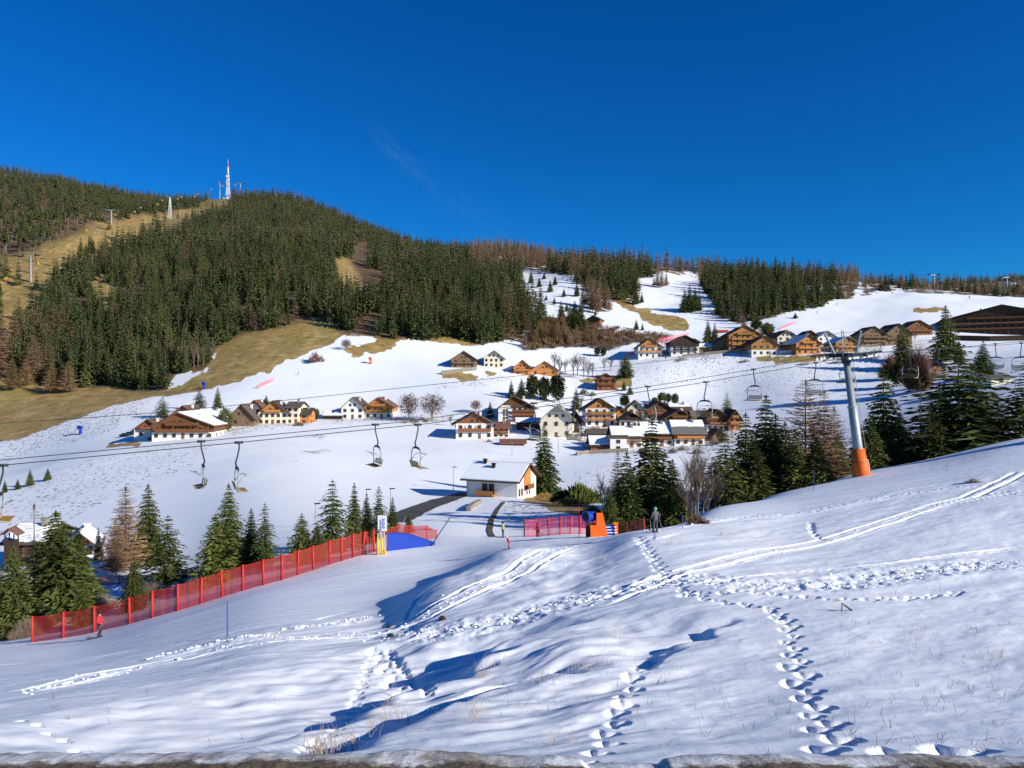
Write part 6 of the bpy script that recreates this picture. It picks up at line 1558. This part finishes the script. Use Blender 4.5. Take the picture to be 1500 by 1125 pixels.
# ------------------------------------------------------------------ people
def person_mat(name, cols):
    m, t, b = nt(name); tc = t.nodes.new('ShaderNodeTexCoord'); sx = t.nodes.new('ShaderNodeSeparateXYZ'); t.links.new(tc.outputs['Object'], sx.inputs[0])
    c = None
    for z, col in cols:
        if c is None: c = col
        else: c = mixc(t, ramp(t, sx.outputs[2], z-.006, z+.006), c, col)
    t.links.new(c, b.inputs['Base Color']); b.inputs['Roughness'].default_value = .75
    return m
SKIN = (.50, .30, .21)
def skier(p, label, rz, pants, jacket, helmet, pose='glide', scale=1., skis=True, gear=True):
    o = thing('person', label, 'person', p, rz); o.scale = (scale,)*3
    J = {'pel':(0,0,.93,.145),'bel':(0,.01,1.08,.15),'che':(0,.02,1.28,.165),'nec':(0,.03,1.47,.062),'hea':(0,.05,1.60,.092),'top':(0,.05,1.70,.088)}
    for s, n in ((-1,'L'),(1,'R')):
        J['hip'+n] = (s*.10,0,.88,.105); J['kne'+n] = (s*.12,.10,.50,.075); J['ank'+n] = (s*.12,-.02,.12,.072); J['toe'+n] = (s*.12,.17,.06,.060)
        J['sho'+n] = (s*.19,.02,1.40,.075); J['elb'+n] = (s*.27,-.02,1.13,.058); J['wri'+n] = (s*.26,.20,1.00,.046); J['han'+n] = (s*.25,.28,.98,.050)
    if pose == 'stand':
        for n in 'LR':
            s = -1 if n == 'L' else 1
            J['kne'+n] = (s*.11,.04,.50,.078); J['wri'+n] = (s*.32,.10,.92,.046); J['han'+n] = (s*.33,.15,.86,.050)
    if pose == 'lean':
        for k in list(J):
            x, y, z, r = J[k]
            if z > .95: J[k] = (x, y+(z-.95)*.45, z-(z-.95)*.08, r)
    E = [('pel','bel'),('bel','che'),('che','nec'),('nec','hea'),('hea','top')]
    for n in 'LR': E += [('pel','hip'+n),('hip'+n,'kne'+n),('kne'+n,'ank'+n),('ank'+n,'toe'+n),('che','sho'+n),('sho'+n,'elb'+n),('elb'+n,'wri'+n),('wri'+n,'han'+n)]
    ks = list(J); me = bpy.data.meshes.new('body'); me.from_pydata([J[k][:3] for k in ks], [(ks.index(a), ks.index(b)) for a, b in E], [])
    zj = .93
    me.materials.append(person_mat('person_clothes', [(0,(.03,.03,.035)),(.24,pants),(.92,jacket),(1.50,SKIN)]))
    b = link('body', me, o); b.modifiers.new('Skin', 'SKIN'); sv = me.skin_vertices[0].data
    for i, k in enumerate(ks): sv[i].radius = (J[k][3],)*2; sv[i].use_root = (k == 'pel')
    b.modifiers.new('Sub', 'SUBSURF').levels = 2; b.modifiers['Sub'].render_levels = 2
    hx, hy, hz, _ = J['hea']
    hc = MB(); hc.ball((hx, hy-.01, hz+.07), .125, .135, .125, 14, 8); part('helmet', hc, M[helmet], o, smooth=True)
    part('goggles', MB().box(hx-.085, hx+.085, hy+.085, hy+.13, hz+.015, hz+.085), M['black'], o)
    if skis:
        for s in (-1, 1):
            mb = MB(); mb.slab([(s*.12-.045,-.75,.02),(s*.12+.045,-.75,.02),(s*.12+.045,.75,.02),(s*.12-.045,.75,.02)], .02); mb.slab([(s*.12-.045,.75,.02),(s*.12+.045,.75,.02),(s*.12+.02,.95,.10),(s*.12-.02,.95,.10)], .02)
            part('ski', mb, M['black'], o)
    if gear:
        Mx = Matrix.Translation(Vector(p)) @ Matrix.Rotation(rz, 4, 'Z') @ Matrix.Scale(scale, 4)
        for s, n in ((-1,'L'),(1,'R')):
            hnd = Vector(J['han'+n][:3]); tip = hnd+Vector((s*.12, -.55, -hnd.z+.02))
            a = Mx @ (hnd+Vector((0,.02,.08))); c = Mx @ tip
            tag(link('ski_pole', MB().tube([(0,0,0), c-a], .014, 5).mesh('ski_pole', M['steel']), None, a), ('left' if s < 0 else 'right')+' ski pole held by the '+label.split(',')[0], 'ski pole')
    return o
def ps(u, v, Y=None, ymin=8, ymax=118):
    if Y: x = (u-CU)/F*Y; return (x, Y, gz(x, Y))
    return tuple(at(u, v, ymin, ymax))
M['helmG'] = mat('green_helmet', (.10,.42,.30), None, 1, .4); M['helmW'] = mat('white_helmet', (.75,.75,.75), None, 1, .4)
skier(ps(145, 0, 54), 'skier in red jacket and black trousers, gliding beside the fence', R(-80), (.02,.02,.025), (.62,.02,.03), 'black', scale=1.1)
skier(ps(960, 0, 51.5), 'skier in grey suit with green helmet, standing on the near slope', R(12), (.05,.045,.055), (.085,.075,.095), 'helmG', 'stand', .99)
skier(ps(737, 0, 79), 'skier in dark trousers and yellow grey jacket, on the middle piste', R(70), (.02,.02,.025), (.30,.27,.10), 'black', 'stand', .98)
skier(ps(788, 0, 87), 'small person in red and black, beside the pink net', R(150), (.03,.02,.03), (.50,.03,.06), 'black', 'stand', .95, gear=False)
skier(ps(746, 0, 57.5), 'small child skier in bright red suit, just beyond the snow hump', R(100), (.55,.02,.02), (.65,.02,.02), 'helmW', 'lean', .62)
skier(ps(437, 0, None) if False else tuple(at(437, 549, 150)), 'far skier in blue on the upper left piste', R(-60), (.03,.05,.10), (.02,.10,.30), 'black', 'lean', 1.15, gear=False)
skier(tuple(at(1226, 446, 450)), 'far dark person at the wood edge of the upper piste', 0, (.02,.02,.03), (.03,.03,.05), 'black', 'stand', 1.2, gear=False, skis=False)
skier(tuple(at(1197, 460, 450)), 'far dark person lower on the upper piste', 0, (.02,.02,.03), (.03,.03,.08), 'black', 'lean', 1.2, gear=False)
skier(tuple(at(1307, 428, 450)), 'far reddish person high on the upper piste', 0, (.05,.02,.03), (.20,.06,.05), 'black', 'stand', 1.2, gear=False)
skier(tuple(at(1420, 436, 450)), 'far dark person below the right skyline tower', 0, (.02,.02,.03), (.03,.03,.06), 'black', 'stand', 1.5, gear=False)

# ------------------------------------------------------------------ near details
def tuft(u, v, n, h_px, spread, label, seed, ymax=60, group=None, r=.006):
    spread = min(spread, .22); n = int(n*.8); x, y = xy(u, v, 8, ymax); h = h_px*y/F; rr = random.Random(seed); mb = MB(); z0 = gz(x, y)
    for i in range(n):
        bx = rr.gauss(0, spread); by = rr.gauss(0, spread*.7); zz = gz(x+bx, y+by)-z0
        l = h*rr.uniform(.5, 1.1); a = rr.gauss(0, .35); c = rr.gauss(0, .25)
        mb.tube([(bx,by,zz-.05),(bx+a*l*.4,by+c*l*.4,zz+l*.55),(bx+a*l,by+c*l,zz+l)], [r, r*.8, r*.35], 3, cap=False)
    return tag(link('dry_grass_tuft', mb.mesh('dry_grass_tuft', M['straw']), None, (x, y, z0)), label, 'grass tuft', group)
tuft(470, 1085, 46, 46, .16, 'thick straw tuft in the deep blue shade near the lower edge', 1)
tuft(500, 1080, 34, 38, .30, 'loose straw stems right of the thick tuft in the blue shade', 2)
tuft(570, 1040, 22, 30, .5, 'fan of bent straw in the blue shade below the large prints', 3)
tuft(568, 1026, 10, 24, .12, 'small straw tuft at the upper edge of the blue shade', 4)
tuft(542, 1052, 9, 22, .10, 'lone straw stems left of the bent fan', 15)
tuft(706, 985, 14, 26, .18, 'straw tuft leaning left in the upper part of the blue shade', 5)
tuft(728, 975, 10, 24, .25, 'straw stems right of the leaning tuft', 16)
tuft(637, 1030, 6, 20, .15, 'few straw stems just right of the large prints', 6)
tuft(690, 1070, 16, 36, .3, 'wide straw tuft between the two blue shadows', 7)
tuft(714, 1060, 6, 40, .12, 'tall straw stems at the dark hollow in the bottom middle', 8)
tuft(848, 978, 12, 24, .2, 'straw tuft at the right end of the blue shade', 9)
tuft(870, 985, 10, 28, .25, 'thin straw stems right of the blue shade end', 10)
tuft(800, 1010, 10, 22, .3, 'short straw bits on the lit drift in the middle', 11)
tuft(826, 1090, 12, 24, .15, 'broken straw by the bottom footprints', 12)
tuft(900, 935, 14, 16, .35, 'pale straw above the bank crest', 13)
tuft(1335, 940, 12, 26, .3, 'thin dark stems on the right snow beyond the branch', 14, r=.004)
tuft(1450, 965, 14, 16, .2, 'small twiggy tuft at the far right of the near snow', 17)
tuft(982, 798, 26, 9, .3, 'straw tuft right of the footprints below the grey skier', 18)
tuft(1058, 784, 26, 9, .3, 'straw tuft below the brown bush', 19)
tuft(888, 818, 22, 8, .3, 'straw tuft on the slope under the snow gun', 20)
tuft(1322, 842, 30, 10, .4, 'reddish straw on the middle of the right slope', 21, r=.005)
def stems():
    rr = random.Random(77); mb = MB(); n = 0
    while n < 520:
        u = rr.uniform(-60, 1560); v = rr.uniform(800, 1105)
        w = math.exp(-((u-1300)/260)**2)*.9+math.exp(-((u-760)/180)**2)*math.exp(-((v-990)/70)**2)+.12
        if rr.random() > w or (u < 780 and v < 905): continue
        x, y = xy(u, v, 8, 60); z = gz(x, y); l = rr.uniform(.05, .24)*(1.6 if rr.random() < .12 else 1)
        for k in range(rr.choice((1,1,2,4))):
            a = rr.gauss(0,.4); c = rr.gauss(0,.3); bx = x+rr.gauss(0,.05); by = y+rr.gauss(0,.05)
            mb.tube([(bx,by,z-.03),(bx+a*l,by+c*l,z+l*rr.uniform(.5,1))], [.004,.002], 3, cap=False)
        n += 1
    tag(link('grass_stems', mb.mesh('grass_stems', M['twig'])), 'sparse dry grass stems poking out of the near snow', 'grass', None, 'stuff')
stems()
def clods():
    rr = random.Random(31); mb = MB()
    for i, n, w in ((2, 420, .95), (0, 200, .9), (1, 50, .9), (3, 90, .5), (5, 120, .55), (6, 110, .5)):
        L = TRK[i][0]; seg = np.hypot(*np.diff(L, axis=0).T); cum = np.concatenate([[0], np.cumsum(seg)])
        for k in range(n):
            s = rr.random()*cum[-1]; j = min(np.searchsorted(cum, s)-1, len(seg)-1); j = max(j, 0); t = (s-cum[j])/seg[j]
            x = L[j][0]+(L[j+1][0]-L[j][0])*t+rr.gauss(0, w*.55); y = L[j][1]+(L[j+1][1]-L[j][1])*t+rr.gauss(0, w*.55)
            if y < 9: continue
            r = rr.uniform(.018, .06)*(1.5 if rr.random() < .15 else 1)
            mb.ball((x, y, gz(x, y)+r*.25), r*rr.uniform(.9,1.6), r*rr.uniform(.8,1.3), r*rr.uniform(.6,1), 6, 4, jit=.3)
    tag(link('snow_clods', mb.mesh('snow_clods', M['snowroof'])), 'small broken snow lumps thrown up along the ski tracks', 'snow', None, 'stuff')
clods()
def stone(u, v, w_px, h_px, label, seed):
    x, y = xy(u, v, 8, 60); s = y/F; random.seed(seed); mb = MB().ball((0,0,0), w_px*s*.5, w_px*s*.45, h_px*s*.75, 12, 8, jit=.22)
    tag(link('rock', mb.mesh('rock', M['rock'], False), None, (x, y, gz(x, y)+.02)), label, 'rock')
stone(572, 932, 12, 6, 'lower of two dark stones at the junction of the ski tracks', 1)
stone(570, 921, 8, 5, 'upper of two dark stones at the junction of the ski tracks', 2)
stone(648, 909, 11, 7, 'dark stone alone on the lit side of the snow hump', 3)
random.seed(5)
def branch():
    p = at(1240, 896, 8, 60); s = p.y/F
    mb = MB().tube([(-7*s,0,-.05),(-6.5*s,.0,12*s),(-1*s,.05,7*s),(9*s,.1,.5*s)], [.02,.018,.03,.02], 6); mb.tube([(3*s,.05,4*s),(10*s,.0,-1*s)], .03, 5); mb.tube([(-28*s,0,.02),(-14*s,.02,.01)], .01, 4)
    tag(link('broken_branch', mb.mesh('broken_branch', M['twig'])), 'dark broken branch sticking out of the right snow', 'branch').location = p
branch()
# ------------------------------------------------------------------ the dirty road edge at the viewer's feet
def verge():
    us = np.linspace(-260, 1760, 700); rows = []; V = []; Q = []
    prof = [(-6.,0.),(-1.,0.),(1.5,0),(2.6,.0),(3.1,.0),(3.25,.002),(3.34,.004),(3.42,.008),(3.48,.004),(3.54,-.006),(3.60,-.020),(3.66,-.042),(3.72,-.09),(3.82,-.35),(4.1,-2.2),(5.,-5)]
    for yy, zz in prof:
        xs = (us-CU)/F*3.3*(1 if yy > 1 else 1.6); t = xs
        sn = np.interp(us, [-260,0,90,190,330,420,500,800,860,870,985,995,1090,1400,1480,1760], [.030,.030,.024,.036,.050,.046,.034,.026,.010,-.03,-.03,.006,.026,.020,.022,.02])
        n = fbm(t*4+3, np.full_like(t, yy*3), 4, 3)*.012+fbm(t*14, np.full_like(t, yy*12), 3, 4)*.007
        w = sstep(3.2, 3.45, yy)
        z = -1.788+zz+w*((sn-.03)*.7+n*1.2)*(1 if yy < 3.75 else 0) + (1-w)*fbm(t*9, np.full_like(t, yy*9), 3, 8)*.006
        V += list(zip(xs, yy+.05*fbm(t*2, np.full_like(t, yy), 2, 6), z))
    n = len(us); V = np.array(V); idx = np.arange(len(prof)*n).reshape(len(prof), n)
    Q = np.stack([idx[:-1,:-1], idx[:-1,1:], idx[1:,1:], idx[1:,:-1]], -1).reshape(-1, 4)
    m, t, b = nt('dirty_road_edge'); n1 = noise(t, 3.5, 6, .75, 'Position'); n2 = noise(t, 40, 4, .7, 'Position')
    g = t.nodes.new('ShaderNodeNewGeometry'); sx = t.nodes.new('ShaderNodeSeparateXYZ'); t.links.new(g.outputs['Position'], sx.inputs[0])
    dirt = mixc(t, ramp(t, n2, .4, .65), (.045,.032,.022), (.17,.12,.07))
    icy = mixc(t, ramp(t, n1, .40, .60), (.30,.26,.21), (.78,.78,.79))
    icy = mixc(t, ramp(t, n2, .55, .75), icy, (.42,.37,.30))
    f = math_(t, 'ADD', sx.outputs[1], math_(t, 'MULTIPLY', n1, .30)); 
    t.links.new(mixc(t, ramp(t, f, 3.60, 3.65), dirt, icy), b.inputs['Base Color']); b.inputs['Roughness'].default_value = .8
    bump(t, b, n2, .6, .01)
    struct(link('road_verge', npmesh('road_verge', V, Q, m, True)), 'dirty ice and gravel edge of the road at the bottom', 'road edge')
verge()
# ------------------------------------------------------------------ light, sky, camera
SUN_EL = R(23); SUN_DIR = Vector((.875*math.cos(SUN_EL), -.484*math.cos(SUN_EL), math.sin(SUN_EL)))
sl = bpy.data.lights.new('sun', 'SUN'); sl.energy = 5.0; sl.angle = R(.53); sl.color = (1., .965, .87)
so = link('sun', sl); so.rotation_euler = SUN_DIR.to_track_quat('Z', 'Y').to_euler()
w = bpy.data.worlds.new('World'); SC.world = w; w.use_nodes = True
t = w.node_tree; bg = t.nodes['Background']
sky = t.nodes.new('ShaderNodeTexSky'); sky.sky_type = 'NISHITA'; sky.sun_disc = False
sky.sun_elevation = SUN_EL; sky.sun_rotation = math.atan2(SUN_DIR.x, SUN_DIR.y); sky.altitude = 1800
sky.air_density = 1.0; sky.dust_density = .15; sky.ozone_density = 3.0
hs = t.nodes.new('ShaderNodeHueSaturation'); hs.inputs['Saturation'].default_value = 1.32; hs.inputs['Value'].default_value = 1.0
t.links.new(sky.outputs[0], hs.inputs['Color'])
# faint cirrus wisp
tc = t.nodes.new('ShaderNodeTexCoord')
def wisp(u, v, ru, rv, ang):
    d = Vector(((u-CU)/F, 1, (CV-v)/F)).normalized()
    mp = t.nodes.new('ShaderNodeVectorMath'); mp.operation = 'SUBTRACT'; mp.inputs[1].default_value = d
    t.links.new(tc.outputs['Generated'], mp.inputs[0])
    m2 = t.nodes.new('ShaderNodeMapping'); m2.vector_type = 'TEXTURE'
    m2.inputs['Rotation'].default_value = (0, ang, 0); m2.inputs['Scale'].default_value = (ru, .2, rv)
    t.links.new(mp.outputs[0], m2.inputs[0])
    ln = t.nodes.new('ShaderNodeVectorMath'); ln.operation = 'LENGTH'; t.links.new(m2.outputs[0], ln.inputs[0])
    r = ramp(t, ln.outputs['Value'], 1.0, .15)
    n = t.nodes.new('ShaderNodeTexNoise'); n.inputs['Scale'].default_value = 2.2; n.inputs['Detail'].default_value = 6; n.inputs['Roughness'].default_value = .7
    t.links.new(m2.outputs[0], n.inputs['Vector'])
    return math_(t, 'MULTIPLY', r, ramp(t, n.outputs['Fac'], .42, .85))
wsum = math_(t, 'ADD', wisp(585, 228, .07, .016, R(40)), math_(t, 'MULTIPLY', wisp(690, 310, .13, .03, R(35)), .35))
tn = t.nodes.new('ShaderNodeMix'); tn.data_type = 'RGBA'; tn.blend_type = 'MULTIPLY'; tn.inputs[0].default_value = 1
t.links.new(hs.outputs[0], tn.inputs[6]); tn.inputs[7].default_value = (.10, .63, .95, 1)
skyc = mixc(t, math_(t, 'MULTIPLY', wsum, .16), tn.outputs[2], (2.0, 3.6, 6.0))
t.links.new(skyc, bg.inputs['Color']); bg.inputs['Strength'].default_value = .094
cd = bpy.data.cameras.new('camera'); co = link('camera', cd); SC.camera = co
cd.sensor_width = 36; cd.lens = 36*F/1500; cd.clip_end = 6000; cd.clip_start = .1
co.location = (0,0,0); co.rotation_euler = (R(90), 0, 0)
SC.view_settings.view_transform = 'Standard'; SC.view_settings.look = 'None'
SC.view_settings.exposure = .45; SC.view_settings.gamma = 1
SC.render.engine = 'CYCLES'; SC.cycles.max_bounces = 6; SC.cycles.transparent_max_bounces = 24
SC.render.film_transparent = False
